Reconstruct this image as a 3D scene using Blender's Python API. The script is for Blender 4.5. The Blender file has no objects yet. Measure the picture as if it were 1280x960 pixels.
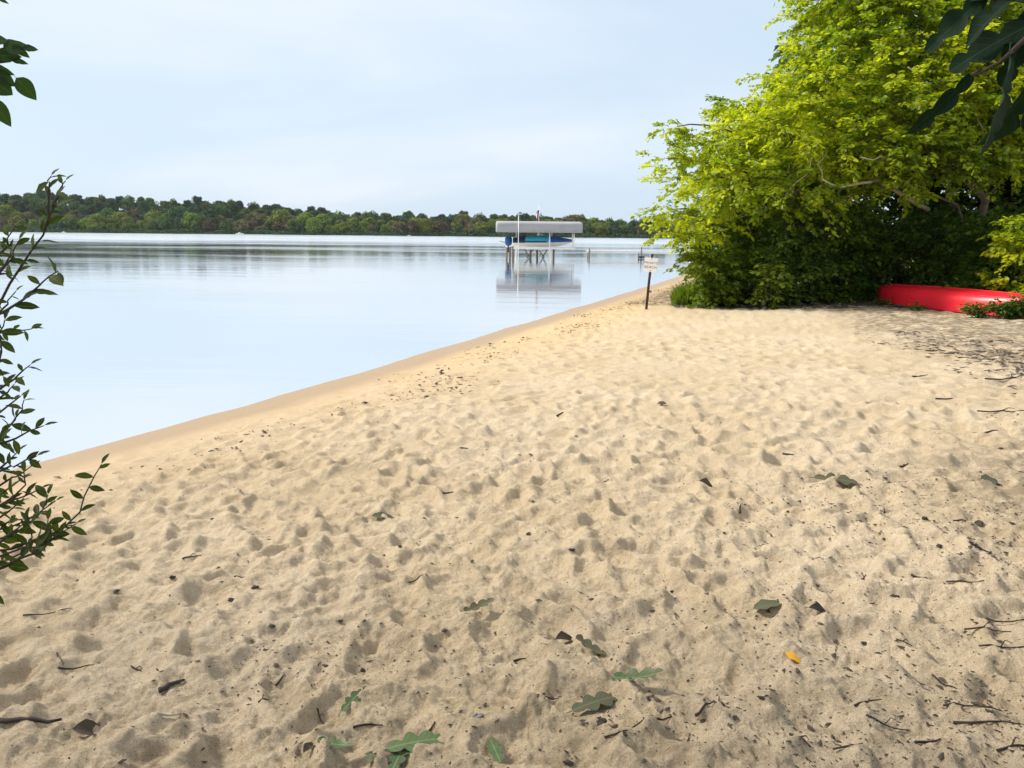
import bpy, math, random
import numpy as np
from mathutils import Vector, Matrix
R = math.radians
random.seed(7); rng = np.random.default_rng(7)
scn = bpy.context.scene
col = scn.collection

# ---------------------------------------------------------------- camera
CAMZ, PITCH, ROLL = 2.0, 11.1, 0.55
FPX = 961.0                                     # focal length in photo pixels (1280 wide)
cam_d = bpy.data.cameras.new('camera'); cam = bpy.data.objects.new('camera', cam_d); col.objects.link(cam)
cam_d.sensor_fit = 'HORIZONTAL'; cam_d.sensor_width = 36.0; cam_d.lens = 36.0 * FPX / 1280.0
cam_d.clip_start = 0.05; cam_d.clip_end = 6000
CM = Matrix.Translation((0, 0, CAMZ)) @ Matrix.Rotation(R(90 - PITCH), 4, 'X') @ Matrix.Rotation(R(ROLL), 4, 'Z')
cam.matrix_world = CM
scn.camera = cam

# ---------------------------------------------------------------- light
SUN_EL, SUN_AZ = 41.0, -70.0                    # azimuth measured from +Y (view direction) towards +X
w = bpy.data.worlds.new('World'); scn.world = w; w.use_nodes = True
nt = w.node_tree; nt.nodes.clear()
def N(tree, typ, **kw):
    n = tree.nodes.new(typ)
    for k, v in kw.items(): setattr(n, k, v)
    return n
def setin(n, **kw):
    for k, v in kw.items():
        n.inputs[k.replace('_', ' ')].default_value = v
    return n
out = N(nt, 'ShaderNodeOutputWorld'); bg = N(nt, 'ShaderNodeBackground')
sky = N(nt, 'ShaderNodeTexSky', sky_type='NISHITA', sun_disc=False, sun_elevation=R(SUN_EL), sun_rotation=R(SUN_AZ),
        altitude=0, air_density=1.0, dust_density=1.5, ozone_density=1.5)
geo = N(nt, 'ShaderNodeTexCoord')
sep = N(nt, 'ShaderNodeSeparateXYZ'); nt.links.new(geo.outputs['Generated'], sep.inputs[0])
zz = N(nt, 'ShaderNodeMath', operation='ADD'); zz.inputs[1].default_value = 0.22; nt.links.new(sep.outputs[2], zz.inputs[0])
zm = N(nt, 'ShaderNodeMath', operation='MAXIMUM'); zm.inputs[1].default_value = 0.12; nt.links.new(zz.outputs[0], zm.inputs[0])
dx = N(nt, 'ShaderNodeMath', operation='DIVIDE'); dy = N(nt, 'ShaderNodeMath', operation='DIVIDE')
nt.links.new(sep.outputs[0], dx.inputs[0]); nt.links.new(zm.outputs[0], dx.inputs[1])
nt.links.new(sep.outputs[1], dy.inputs[0]); nt.links.new(zm.outputs[0], dy.inputs[1])
cmb = N(nt, 'ShaderNodeCombineXYZ'); nt.links.new(dx.outputs[0], cmb.inputs[0]); nt.links.new(dy.outputs[0], cmb.inputs[1])
cn = N(nt, 'ShaderNodeTexNoise'); setin(cn, Scale=0.55, Detail=4.0, Roughness=0.5, Distortion=0.6)
mp = N(nt, 'ShaderNodeMapping'); mp.inputs['Location'].default_value = (3.1, 1.7, 0.0); mp.inputs['Scale'].default_value = (0.8, 1.2, 1)
nt.links.new(cmb.outputs[0], mp.inputs[0]); nt.links.new(mp.outputs[0], cn.inputs[0])
cr = N(nt, 'ShaderNodeMapRange', interpolation_type='SMOOTHSTEP'); setin(cr, From_Min=0.52, From_Max=0.92, To_Min=0.05, To_Max=0.8)
ce = N(nt, 'ShaderNodeMath', operation='MULTIPLY_ADD'); ce.inputs[1].default_value = 0.55; nt.links.new(sep.outputs[2], ce.inputs[0]); nt.links.new(cn.outputs[0], ce.inputs[2])
nt.links.new(ce.outputs[0], cr.inputs[0])
veil = N(nt, 'ShaderNodeMix', data_type='RGBA'); veil.inputs[0].default_value = 0.82
veil.inputs[7].default_value = (6.1, 7.5, 9.0, 1)          # thin high haze (Background strength is 0.1)
nt.links.new(sky.outputs[0], veil.inputs[6])
cl = N(nt, 'ShaderNodeMix', data_type='RGBA'); cl.inputs[7].default_value = (8.7, 8.9, 9.3, 1)
nt.links.new(cr.outputs[0], cl.inputs[0]); nt.links.new(veil.outputs[2], cl.inputs[6])
nt.links.new(cl.outputs[2], bg.inputs[0]); bg.inputs[1].default_value = 0.1
nt.links.new(bg.outputs[0], out.inputs[0])
sun_d = bpy.data.lights.new('sun', 'SUN'); sun_d.energy = 4.4; sun_d.angle = R(10); sun_d.color = (1.0, 0.94, 0.83)
sun = bpy.data.objects.new('sun', sun_d); col.objects.link(sun)
sdir = Vector((math.sin(R(SUN_AZ)) * math.cos(R(SUN_EL)), math.cos(R(SUN_AZ)) * math.cos(R(SUN_EL)), math.sin(R(SUN_EL))))
sun.rotation_euler = sdir.to_track_quat('Z', 'Y').to_euler(); sun.location = (-20, 20, 40)
vs = scn.view_settings; vs.view_transform = 'Standard'; vs.look = 'None'; vs.gamma = 1; vs.exposure = 0.22; vs.use_curve_mapping = False
scn.cycles.max_bounces = 8; scn.cycles.transparent_max_bounces = 12
try: scn.cycles.use_denoising = True
except Exception: pass

# ---------------------------------------------------------------- pixel helpers
def ray(px, py):
    return (CM.to_3x3() @ Vector(((px - 640) / FPX, -(py - 480) / FPX, -1.0)))
def at_z(px, py, z=0.0):
    d = ray(px, py); t = (z - CAMZ) / d.z
    return Vector((0, 0, CAMZ)) + d * t
def at_y(px, py, y):
    d = ray(px, py); return Vector((0, 0, CAMZ)) + d * (y / d.y)
def at_dist(px, py, r):
    return Vector((0, 0, CAMZ)) + ray(px, py).normalized() * r

# ---------------------------------------------------------------- mesh helpers
def tag(o, label=None, cat=None, group=None, kind=None):
    if label: o['label'] = label
    if cat: o['category'] = cat
    if group: o['group'] = group
    if kind: o['kind'] = kind
    return o
def empty(name, loc, label=None, cat=None, group=None):
    o = bpy.data.objects.new(name, None); col.objects.link(o); o.location = loc; o.empty_display_size = 0.2
    return tag(o, label, cat, group)
def np_mesh(name, V, F):
    V = np.asarray(V, np.float32); F = np.asarray(F, np.int32)
    me = bpy.data.meshes.new(name); k = F.shape[1]
    me.vertices.add(len(V)); me.vertices.foreach_set('co', V.ravel())
    me.loops.add(F.size); me.loops.foreach_set('vertex_index', F.ravel())
    me.polygons.add(len(F)); me.polygons.foreach_set('loop_start', np.arange(0, F.size, k, dtype=np.int32))
    me.update(calc_edges=True); me.validate()
    return me
def attr(me, name, vals):
    a = me.attributes.new(name, 'FLOAT', 'POINT'); a.data.foreach_set('value', np.asarray(vals, np.float32))
def world_loc(parent):
    p = Vector((0, 0, 0))
    while parent is not None: p += parent.location; parent = parent.parent
    return p
def put(name, me, mat, parent=None, smooth=True, loc=None):
    """link a mesh as an object; vertices are local to loc (or the parent's place)"""
    o = bpy.data.objects.new(name, me); col.objects.link(o)
    if mat is not None and len(me.materials) == 0: me.materials.append(mat)
    if smooth: me.polygons.foreach_set('use_smooth', np.ones(len(me.polygons), bool))
    if parent is not None: o.parent = parent
    if loc is not None: o.location = loc
    return o
class MB:
    """collects shapes (world coordinates) and links them as ONE mesh"""
    def __init__(s): s.v = []; s.f = []
    def add(s, V, F):
        b = len(s.v); s.v += [tuple(v) for v in V]; s.f += [tuple(i + b for i in f) for f in F]; return s
    def box(s, c, d, rz=0.0, bevel=0.0):
        cx, cy, cz = c; hx, hy, hz = d[0] / 2, d[1] / 2, d[2] / 2
        cs, sn = math.cos(rz), math.sin(rz); V = []
        for x, y, z in [(-1,-1,-1),(1,-1,-1),(1,1,-1),(-1,1,-1),(-1,-1,1),(1,-1,1),(1,1,1),(-1,1,1)]:
            x *= hx; y *= hy; V.append((cx + x * cs - y * sn, cy + x * sn + y * cs, cz + z * hz))
        return s.add(V, [(3,2,1,0),(4,5,6,7),(0,1,5,4),(1,2,6,5),(2,3,7,6),(3,0,4,7)])
    def tube(s, pts, rad, n=8, cap=True):
        pts = [Vector(p) for p in pts]; m = len(pts)
        if not hasattr(rad, '__len__'): rad = [rad] * m
        V = []; u = None
        for i, p in enumerate(pts):
            t = (pts[min(i + 1, m - 1)] - pts[max(i - 1, 0)]).normalized()
            if u is None: u = t.orthogonal().normalized()
            u = (u - t * u.dot(t)); u = u.normalized() if u.length > 1e-6 else t.orthogonal().normalized()
            b = t.cross(u)
            for k in range(n):
                a = 2 * math.pi * k / n; V.append(p + (u * math.cos(a) + b * math.sin(a)) * rad[i])
        F = [(i * n + k, i * n + (k + 1) % n, (i + 1) * n + (k + 1) % n, (i + 1) * n + k) for i in range(m - 1) for k in range(n)]
        if cap: F += [tuple(range(n - 1, -1, -1)), tuple((m - 1) * n + k for k in range(n))]
        return s.add(V, F)
    def loft(s, rings, close=False, cap=True):
        n = len(rings[0]); V = [p for r_ in rings for p in r_]; F = []
        for i in range(len(rings) - 1):
            for k in range(n if close else n - 1):
                F.append((i * n + k, i * n + (k + 1) % n, (i + 1) * n + (k + 1) % n, (i + 1) * n + k))
        if cap: F += [tuple(range(n - 1, -1, -1)), tuple((len(rings) - 1) * n + k for k in range(n))]
        return s.add(V, F)
    def build(s, name, mat, parent=None, smooth=False, loc=None):
        off = world_loc(parent) if parent is not None else Vector(loc or (0, 0, 0))
        me = bpy.data.meshes.new(name); me.from_pydata([tuple(Vector(v) - off) for v in s.v], [], s.f); me.update()
        return put(name, me, mat, parent, smooth, loc if parent is None else None)
ORD = 'first second third fourth fifth sixth seventh eighth ninth tenth eleventh twelfth'.split()
def ordinal(n): return ORD[n - 1] if n <= 12 else '%d%s' % (n, {1: 'st', 2: 'nd', 3: 'rd'}.get(n % 10 if n % 100 not in (11, 12, 13) else 0, 'th'))
def jitter_path(a, b, n, amp, sag=0.0):
    a = Vector(a); b = Vector(b); L = (b - a).length; pts = []
    for i in range(n + 1):
        t = i / n; p = a.lerp(b, t); k = math.sin(math.pi * t)
        p += Vector((random.gauss(0, 1), random.gauss(0, 1), random.gauss(0, .7))) * amp * L * k * .5
        p.z += sag * L * k; pts.append(p)
    return pts

# ---------------------------------------------------------------- materials
def new_mat(name):
    m = bpy.data.materials.new(name); m.use_nodes = True; t = m.node_tree
    return m, t, t.nodes['Principled BSDF'], t.nodes['Material Output']
def plain(name, c, rough=0.6, var=0.15, scale=6.0, bump=0.0, metal=0.0, c2=None):
    m, t, b, o = new_mat(name)
    tc = N(t, 'ShaderNodeTexCoord'); n = N(t, 'ShaderNodeTexNoise'); setin(n, Scale=scale, Detail=6.0, Roughness=0.6)
    t.links.new(tc.outputs['Object'], n.inputs[0])
    mx = N(t, 'ShaderNodeMix', data_type='RGBA')
    c2 = c2 or tuple(x * (1 - var * 2) for x in c)
    mx.inputs[6].default_value = (*c2, 1); mx.inputs[7].default_value = (*c, 1)
    mr = N(t, 'ShaderNodeMapRange'); setin(mr, From_Min=0.3, From_Max=0.65)
    t.links.new(n.outputs[0], mr.inputs[0]); t.links.new(mr.outputs[0], mx.inputs[0])
    t.links.new(mx.outputs[2], b.inputs['Base Color']); b.inputs['Roughness'].default_value = rough; b.inputs['Metallic'].default_value = metal
    if bump:
        bp = N(t, 'ShaderNodeBump'); setin(bp, Strength=bump, Distance=0.02); t.links.new(n.outputs[0], bp.inputs['Height']); t.links.new(bp.outputs[0], b.inputs['Normal'])
    return m
def leaf_mat(name, c1, c2, trans=0.4, rough=0.45, use_attr=True, obj_var=0.0, tmul=1.5, spec=.35, vein=False, blotch=0.0):
    m, t, b, o = new_mat(name)
    if use_attr:
        a = N(t, 'ShaderNodeAttribute', attribute_name='tint'); src = a.outputs['Fac']
    else:
        a = N(t, 'ShaderNodeObjectInfo'); src = a.outputs['Random']
    mx = N(t, 'ShaderNodeMix', data_type='RGBA'); mx.inputs[6].default_value = (*c1, 1); mx.inputs[7].default_value = (*c2, 1)
    t.links.new(src, mx.inputs[0]); last = mx.outputs[2]
    if vein or blotch:
        tc = N(t, 'ShaderNodeTexCoord')
        if blotch:
            nz = N(t, 'ShaderNodeTexNoise'); setin(nz, Scale=5.0, Detail=5.0, Roughness=.65); t.links.new(tc.outputs['Object'], nz.inputs[0])
            bl = N(t, 'ShaderNodeMapRange'); setin(bl, From_Min=.48, From_Max=.68, To_Max=blotch); t.links.new(nz.outputs[0], bl.inputs[0])
            m3 = N(t, 'ShaderNodeMix', data_type='RGBA'); t.links.new(bl.outputs[0], m3.inputs[0]); t.links.new(last, m3.inputs[6]); m3.inputs[7].default_value = (.10, .065, .03, 1); last = m3.outputs[2]
        sp_ = N(t, 'ShaderNodeSeparateXYZ'); t.links.new(tc.outputs['Object'], sp_.inputs[0])
        ab = N(t, 'ShaderNodeMath', operation='ABSOLUTE'); t.links.new(sp_.outputs[1], ab.inputs[0])
        mid_ = N(t, 'ShaderNodeMapRange'); setin(mid_, From_Min=.006, From_Max=.020, To_Min=.6, To_Max=0.); t.links.new(ab.outputs[0], mid_.inputs[0])
        sk = N(t, 'ShaderNodeMath', operation='MULTIPLY_ADD'); sk.inputs[1].default_value = -1.1; t.links.new(ab.outputs[0], sk.inputs[0]); t.links.new(sp_.outputs[0], sk.inputs[2])
        fr_ = N(t, 'ShaderNodeMath', operation='PINGPONG'); fr_.inputs[1].default_value = .06; t.links.new(sk.outputs[0], fr_.inputs[0])
        rib = N(t, 'ShaderNodeMapRange'); setin(rib, From_Min=.002, From_Max=.009, To_Min=.4, To_Max=0.); t.links.new(fr_.outputs[0], rib.inputs[0])
        mxm = N(t, 'ShaderNodeMath', operation='MAXIMUM'); t.links.new(mid_.outputs[0], mxm.inputs[0]); t.links.new(rib.outputs[0], mxm.inputs[1])
        m4 = N(t, 'ShaderNodeMix', data_type='RGBA'); t.links.new(mxm.outputs[0], m4.inputs[0]); t.links.new(last, m4.inputs[6]); m4.inputs[7].default_value = (c2[0] * 2.2, c2[1] * 2, c2[2] * 2.2, 1); last = m4.outputs[2]
    if obj_var:
        oi = N(t, 'ShaderNodeObjectInfo'); hs = N(t, 'ShaderNodeHueSaturation')
        m1 = N(t, 'ShaderNodeMapRange'); setin(m1, To_Min=0.5 - obj_var * .12, To_Max=0.5 + obj_var * .12)
        m2 = N(t, 'ShaderNodeMapRange'); setin(m2, To_Min=1 - obj_var, To_Max=1 + obj_var)
        t.links.new(oi.outputs['Random'], m1.inputs[0]); t.links.new(oi.outputs['Random'], m2.inputs[0])
        t.links.new(m1.outputs[0], hs.inputs['Hue']); t.links.new(m2.outputs[0], hs.inputs['Value'])
        t.links.new(last, hs.inputs['Color']); last = hs.outputs[0]
    t.links.new(last, b.inputs['Base Color']); b.inputs['Roughness'].default_value = rough
    b.inputs['Specular IOR Level'].default_value = spec
    tr = N(t, 'ShaderNodeBsdfTranslucent')
    bc = N(t, 'ShaderNodeVectorMath', operation='MULTIPLY'); bc.inputs[1].default_value = (tmul * 1.05, tmul, tmul * .5)
    t.links.new(last, bc.inputs[0]); t.links.new(bc.outputs[0], tr.inputs[0])
    ms = N(t, 'ShaderNodeMixShader'); ms.inputs[0].default_value = trans
    t.links.new(b.outputs[0], ms.inputs[1]); t.links.new(tr.outputs[0], ms.inputs[2]); t.links.new(ms.outputs[0], o.inputs[0])
    return m

def sand_material():
    m, t, b, o = new_mat('sand')
    tc = N(t, 'ShaderNodeTexCoord')
    def noise(s, d=4, r=.55):
        n = N(t, 'ShaderNodeTexNoise'); setin(n, Scale=s, Detail=float(d), Roughness=r); t.links.new(tc.outputs['Object'], n.inputs[0]); return n
    def mix(f, c1, c2, link_f=True):
        x = N(t, 'ShaderNodeMix', data_type='RGBA')
        if link_f: t.links.new(f, x.inputs[0])
        for s, c in ((6, c1), (7, c2)):
            if isinstance(c, tuple): x.inputs[s].default_value = (*c, 1)
            else: t.links.new(c, x.inputs[s])
        return x.outputs[2]
    def rng_(sock, a, b_, lo=0., hi=1.):
        r_ = N(t, 'ShaderNodeMapRange', interpolation_type='SMOOTHSTEP'); setin(r_, From_Min=a, From_Max=b_, To_Min=lo, To_Max=hi); t.links.new(sock, r_.inputs[0]); return r_.outputs[0]
    def mul(a, b_):
        x = N(t, 'ShaderNodeMath', operation='MULTIPLY'); t.links.new(a, x.inputs[0]); t.links.new(b_, x.inputs[1]); return x.outputs[0]
    big = noise(0.9, 5); mid = noise(14, 5, .6); fine = noise(230, 3, .7); grain = noise(700, 2, .8)
    c = mix(rng_(big.outputs[0], .35, .65), (0.65, 0.51, 0.335), (0.72, 0.58, 0.41))
    c = mix(rng_(mid.outputs[0], .38, .66, 0, .45), c, (0.50, 0.38, 0.23))
    c = mix(rng_(fine.outputs[0], .52, .68, 0, .85), c, (0.27, 0.19, 0.11))
    c = mix(rng_(grain.outputs[0], .60, .70, 0, .5), c, (0.86, 0.78, 0.62))
    dm = N(t, 'ShaderNodeAttribute', attribute_name='damp'); hu = N(t, 'ShaderNodeAttribute', attribute_name='humus_and_dark')
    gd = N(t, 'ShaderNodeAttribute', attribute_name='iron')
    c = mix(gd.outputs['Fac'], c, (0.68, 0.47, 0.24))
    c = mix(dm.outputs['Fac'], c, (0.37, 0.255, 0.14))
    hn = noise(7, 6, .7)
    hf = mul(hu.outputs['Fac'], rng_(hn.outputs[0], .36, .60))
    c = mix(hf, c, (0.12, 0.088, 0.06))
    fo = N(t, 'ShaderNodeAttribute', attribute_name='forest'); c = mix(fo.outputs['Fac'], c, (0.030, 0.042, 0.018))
    t.links.new(c, b.inputs['Base Color'])
    rr = N(t, 'ShaderNodeMapRange'); setin(rr, To_Min=0.95, To_Max=0.45); t.links.new(dm.outputs['Fac'], rr.inputs[0]); t.links.new(rr.outputs[0], b.inputs['Roughness'])
    b.inputs['Specular IOR Level'].default_value = 0.25
    b1 = N(t, 'ShaderNodeBump'); setin(b1, Strength=1.0, Distance=0.028); t.links.new(noise(48, 6, .72).outputs[0], b1.inputs['Height'])
    b2 = N(t, 'ShaderNodeBump'); setin(b2, Strength=0.8, Distance=0.004); t.links.new(fine.outputs[0], b2.inputs['Height']); t.links.new(b1.outputs[0], b2.inputs['Normal'])
    dry = N(t, 'ShaderNodeMapRange'); setin(dry, To_Min=1.0, To_Max=0.06); t.links.new(dm.outputs['Fac'], dry.inputs[0]); t.links.new(dry.outputs[0], b1.inputs['Strength'])
    t.links.new(b2.outputs[0], b.inputs['Normal'])
    return m
def hull_material():
    m, t, b, o = new_mat('red_hull'); tc = N(t, 'ShaderNodeTexCoord')
    def nz(sc, s, d):
        mp = N(t, 'ShaderNodeMapping'); mp.inputs['Scale'].default_value = sc; t.links.new(tc.outputs['Object'], mp.inputs[0])
        n = N(t, 'ShaderNodeTexNoise'); setin(n, Scale=s, Detail=d, Roughness=.65); t.links.new(mp.outputs[0], n.inputs[0]); return n.outputs[0]
    def mx(f, lo, hi, amt, c1, c2):
        r_ = N(t, 'ShaderNodeMapRange'); setin(r_, From_Min=lo, From_Max=hi, To_Max=amt); t.links.new(f, r_.inputs[0]); x = N(t, 'ShaderNodeMix', data_type='RGBA'); t.links.new(r_.outputs[0], x.inputs[0])
        if isinstance(c1, tuple): x.inputs[6].default_value = (*c1, 1)
        else: t.links.new(c1, x.inputs[6])
        x.inputs[7].default_value = (*c2, 1); return x.outputs[2]
    c = mx(nz((1, 1, 1), 1.6, 4.), .35, .65, .6, (.86, .012, .032), (.80, .018, .035))      # sun fading
    c = mx(nz((1.2, 1.2, 14), 6, 5.), .60, .72, .3, c, (.9, .15, .15))                   # scuffs along the hull
    c = mx(nz((1, 1, 1), 9, 6.), .58, .75, .5, c, (.30, .08, .05))                         # grime
    t.links.new(c, b.inputs['Base Color']); b.inputs['Roughness'].default_value = .36
    return m
def water_material():
    m, t, b, o = new_mat('lake_water'); t.nodes.remove(b)
    tc = N(t, 'ShaderNodeTexCoord')
    def noise(sc, s, d=3.0):
        mp = N(t, 'ShaderNodeMapping'); mp.inputs['Scale'].default_value = sc; t.links.new(tc.outputs['Object'], mp.inputs[0])
        n = N(t, 'ShaderNodeTexNoise'); setin(n, Scale=s, Detail=d, Roughness=.55); t.links.new(mp.outputs[0], n.inputs[0]); return n
    rip = noise((.22, 1.1, 1), 1.0, 3.0)
    patch = noise((.018, .075, 1), 1.0, 4.0)            # breeze patches lying across the lake
    pr = N(t, 'ShaderNodeMapRange', interpolation_type='SMOOTHSTEP'); setin(pr, From_Min=.42, From_Max=.62); t.links.new(patch.outputs[0], pr.inputs[0])
    far = N(t, 'ShaderNodeAttribute', attribute_name='far')
    rg = N(t, 'ShaderNodeMapRange'); setin(rg, To_Min=.040, To_Max=.12); t.links.new(pr.outputs[0], rg.inputs[0])
    ra = N(t, 'ShaderNodeMath', operation='MULTIPLY_ADD'); ra.inputs[1].default_value = .16; t.links.new(far.outputs['Fac'], ra.inputs[0]); t.links.new(rg.outputs[0], ra.inputs[2])
    bp = N(t, 'ShaderNodeBump'); setin(bp, Strength=1.0, Distance=0.0085); t.links.new(rip.outputs[0], bp.inputs['Height'])
    gl = N(t, 'ShaderNodeBsdfGlossy'); gl.inputs['Color'].default_value = (1, 1, 1, 1)
    t.links.new(ra.outputs[0], gl.inputs['Roughness']); t.links.new(bp.outputs[0], gl.inputs['Normal'])
    fr = N(t, 'ShaderNodeFresnel'); fr.inputs[0].default_value = 1.333
    dp = N(t, 'ShaderNodeAttribute', attribute_name='depth')
    tr = N(t, 'ShaderNodeBsdfTransparent'); tr.inputs[0].default_value = (.92, .97, .97, 1)
    df = N(t, 'ShaderNodeBsdfDiffuse'); df.inputs[0].default_value = (0.74, 0.70, 0.62, 1)
    mb = N(t, 'ShaderNodeMixShader'); t.links.new(dp.outputs['Fac'], mb.inputs[0]); t.links.new(tr.outputs[0], mb.inputs[1]); t.links.new(df.outputs[0], mb.inputs[2])
    ms = N(t, 'ShaderNodeMixShader'); t.links.new(fr.outputs[0], ms.inputs[0]); t.links.new(mb.outputs[0], ms.inputs[1]); t.links.new(gl.outputs[0], ms.inputs[2])
    t.links.new(ms.outputs[0], o.inputs[0])
    return m
M = dict(
    sand=sand_material(), water=water_material(),
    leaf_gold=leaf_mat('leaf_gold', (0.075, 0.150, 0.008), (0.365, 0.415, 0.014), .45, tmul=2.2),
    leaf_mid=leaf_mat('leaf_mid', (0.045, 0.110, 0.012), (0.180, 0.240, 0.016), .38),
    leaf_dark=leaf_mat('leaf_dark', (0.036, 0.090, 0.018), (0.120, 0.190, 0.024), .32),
    leaf_oak=leaf_mat('leaf_oak', (0.018, 0.042, 0.016), (0.030, 0.060, 0.018), .18, .3),
    shrub_leaf=leaf_mat('shrub_leaf', (0.022, 0.042, 0.008), (0.058, 0.085, 0.014), .3, .6, False, spec=.15, vein=True),
    oak_leaf=leaf_mat('oak_leaf', (0.006, 0.018, 0.009), (0.010, 0.026, 0.011), .08, .7, False, spec=.10, vein=True),
    maple_leaf=leaf_mat('maple_leaf', (0.012, 0.040, 0.006), (0.024, 0.060, 0.008), .25, .5, False, vein=True),
    fallen_green=leaf_mat('fallen_green', (0.050, 0.095, 0.034), (0.10, 0.15, 0.055), .12, .5, False, vein=True, blotch=.5),
    fallen_olive=leaf_mat('fallen_olive', (0.065, 0.075, 0.035), (0.075, 0.085, 0.042), .08, .6, False, vein=True, blotch=.8),
    fallen_brown=leaf_mat('fallen_brown', (0.045, 0.032, 0.022), (0.075, 0.055, 0.036), .05, .7, False),
    fallen_yellow=leaf_mat('fallen_yellow', (0.70, 0.36, 0.02), (0.75, 0.40, 0.02), .2, .5, False),
    grass=leaf_mat('grass_blade', (0.075, 0.165, 0.014), (0.200, 0.290, 0.028), .38),
    bark=plain('bark', (0.20, 0.165, 0.12), .9, .25, 14, .8), bark_dark=plain('bark_dark', (0.055, 0.042, 0.03), .9, .2, 30, .5),
    bark_pale=plain('bark_pale', (0.52, 0.46, 0.36), .85, .2, 18, .5),
    twig=plain('twig', (0.045, 0.032, 0.024), .9, .25, 30), litter=plain('litter', (0.080, 0.058, 0.042), .95, .3, 25),
    chip=plain('bark_chip', (0.055, 0.042, 0.036), .8, .25, 40, .4), pebble=plain('pebble', (0.18, 0.16, 0.15), .6, .2, 30),
    red=hull_material(), red_dark=plain('red_rim', (0.42, 0.008, 0.014), .5),
    white=plain('white_paint', (0.80, 0.80, 0.78), .45, .05), alu=plain('aluminium', (0.80, 0.81, 0.82), .4, .06, 5, 0, .3),
    canvas=plain('grey_canvas', (0.35, 0.35, 0.365), .8, .07, 1.5), wood=plain('weathered_pile', (0.24, 0.20, 0.16), .9, .25, 8, .5),
    deck=plain('pale_deck', (0.78, 0.77, 0.74), .7, .06), hull=plain('boat_hull', (0.76, 0.72, 0.64), .3, .04),
    blue=plain('blue_cover', (0.010, 0.085, 0.30), .6, .1, 2), teal=plain('teal_cover', (0.03, 0.40, 0.55), .55, .08, 2), navy=plain('navy_cover', (0.008, 0.018, 0.06), .6),
    black=plain('black_rubber', (0.012, 0.012, 0.013), .5), sign_white=plain('sign_white', (0.92, 0.92, 0.91), .4, .03),
    sign_red=plain('sign_letter', (0.42, 0.20, 0.19), .6), post=plain('rusty_post', (0.065, 0.036, 0.030), .7, .25, 25),
    flag_red=plain('flag_red', (0.55, 0.03, 0.05), .8), flag_white=plain('flag_white', (0.8, 0.78, 0.78), .8), flag_blue=plain('flag_blue', (0.02, 0.03, 0.14), .8),
    wood_far=None)
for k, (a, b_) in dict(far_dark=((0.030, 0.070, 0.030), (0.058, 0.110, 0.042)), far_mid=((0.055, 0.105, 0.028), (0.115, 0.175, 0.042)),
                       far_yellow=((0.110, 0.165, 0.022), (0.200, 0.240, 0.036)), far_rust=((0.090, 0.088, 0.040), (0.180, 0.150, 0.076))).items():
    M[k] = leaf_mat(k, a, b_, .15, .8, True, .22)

# ---------------------------------------------------------------- lie of the land
SH = [at_z(px, py) for px, py in [(41, 579), (170, 544), (300, 508.5), (395, 481.5), (490, 454), (600, 421), (720, 385), (810, 358), (855, 343.5), (882, 333)]]
SH = [(p.x, p.y) for p in SH]
SHORE = [(-60., -70.), (-14., -9.), (-6.9, 1.2), (-5.2, 4.2)] + SH + [(17.0, 63.0), (24.0, 90.0), (80.0, 170.0), (260.0, 330.0), (900.0, 500.0)]
SA = np.array(SHORE)
def shore_d(x, y):
    """signed distance to the water's edge, positive on land"""
    x = np.asarray(x, float); y = np.asarray(y, float); best = np.full(x.shape, 1e18); sgn = np.ones(x.shape)
    for (ax, ay), (bx, by) in zip(SA[:-1], SA[1:]):
        ex, ey = bx - ax, by - ay; L2 = ex * ex + ey * ey
        t = np.clip(((x - ax) * ex + (y - ay) * ey) / L2, 0, 1)
        qx, qy = x - ax - t * ex, y - ay - t * ey; d2 = qx * qx + qy * qy
        cr_ = ex * (y - ay) - ey * (x - ax)
        m_ = d2 < best; best = np.where(m_, d2, best); sgn = np.where(m_, np.where(cr_ < 0, 1., -1.), sgn)
    return np.sqrt(best) * sgn
def shore_d1(x, y):
    best = 1e18; sg_ = 1.0
    for (ax, ay), (bx, by) in zip(SHORE[:-1], SHORE[1:]):
        ex, ey = bx - ax, by - ay; t = min(1.0, max(0.0, ((x - ax) * ex + (y - ay) * ey) / (ex * ex + ey * ey)))
        qx, qy = x - ax - t * ex, y - ay - t * ey; d2 = qx * qx + qy * qy
        if d2 < best: best = d2; sg_ = 1.0 if ex * (y - ay) - ey * (x - ax) < 0 else -1.0
    return math.sqrt(best) * sg_
FAR_Y = 430.0
HILL_X = [(-420, 14), (-330, 16), (-290, 15.5), (-255, 13.5), (-215, 12), (-190, 13), (-175, 11), (-140, 9), (-110, 5), (-80, 5), (-50, 5), (-20, 4), (20, 4.), (60, 2.0), (120, 1.5), (400, 3)]
def hill_h(x): return np.interp(x, [a for a, _ in HILL_X], [b for _, b in HILL_X])
def sstep(v, a, b): 
    t = np.clip((v - a) / (b - a), 0, 1); return t * t * (3 - 2 * t)
def base_h(x, y):
    d = shore_d1(float(x), float(y)) if np.ndim(x) == 0 else shore_d(x, y)
    z = np.where(d > 0, 0.47 * (1 - np.exp(-np.maximum(d, 0) * 0.11 / 0.47)) + 0.012 * np.clip(d, 0, 25), -3.2 * (1 - np.exp(np.minimum(d, 0) * .075 / 3.2)))
    return z + np.where(y > FAR_Y - 30, 0.0, 0.0) + (3.2 + .4) * sstep(y, FAR_Y - 14, FAR_Y + 2) + hill_h(x) * sstep(y, FAR_Y + 5, FAR_Y + 90)
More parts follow.
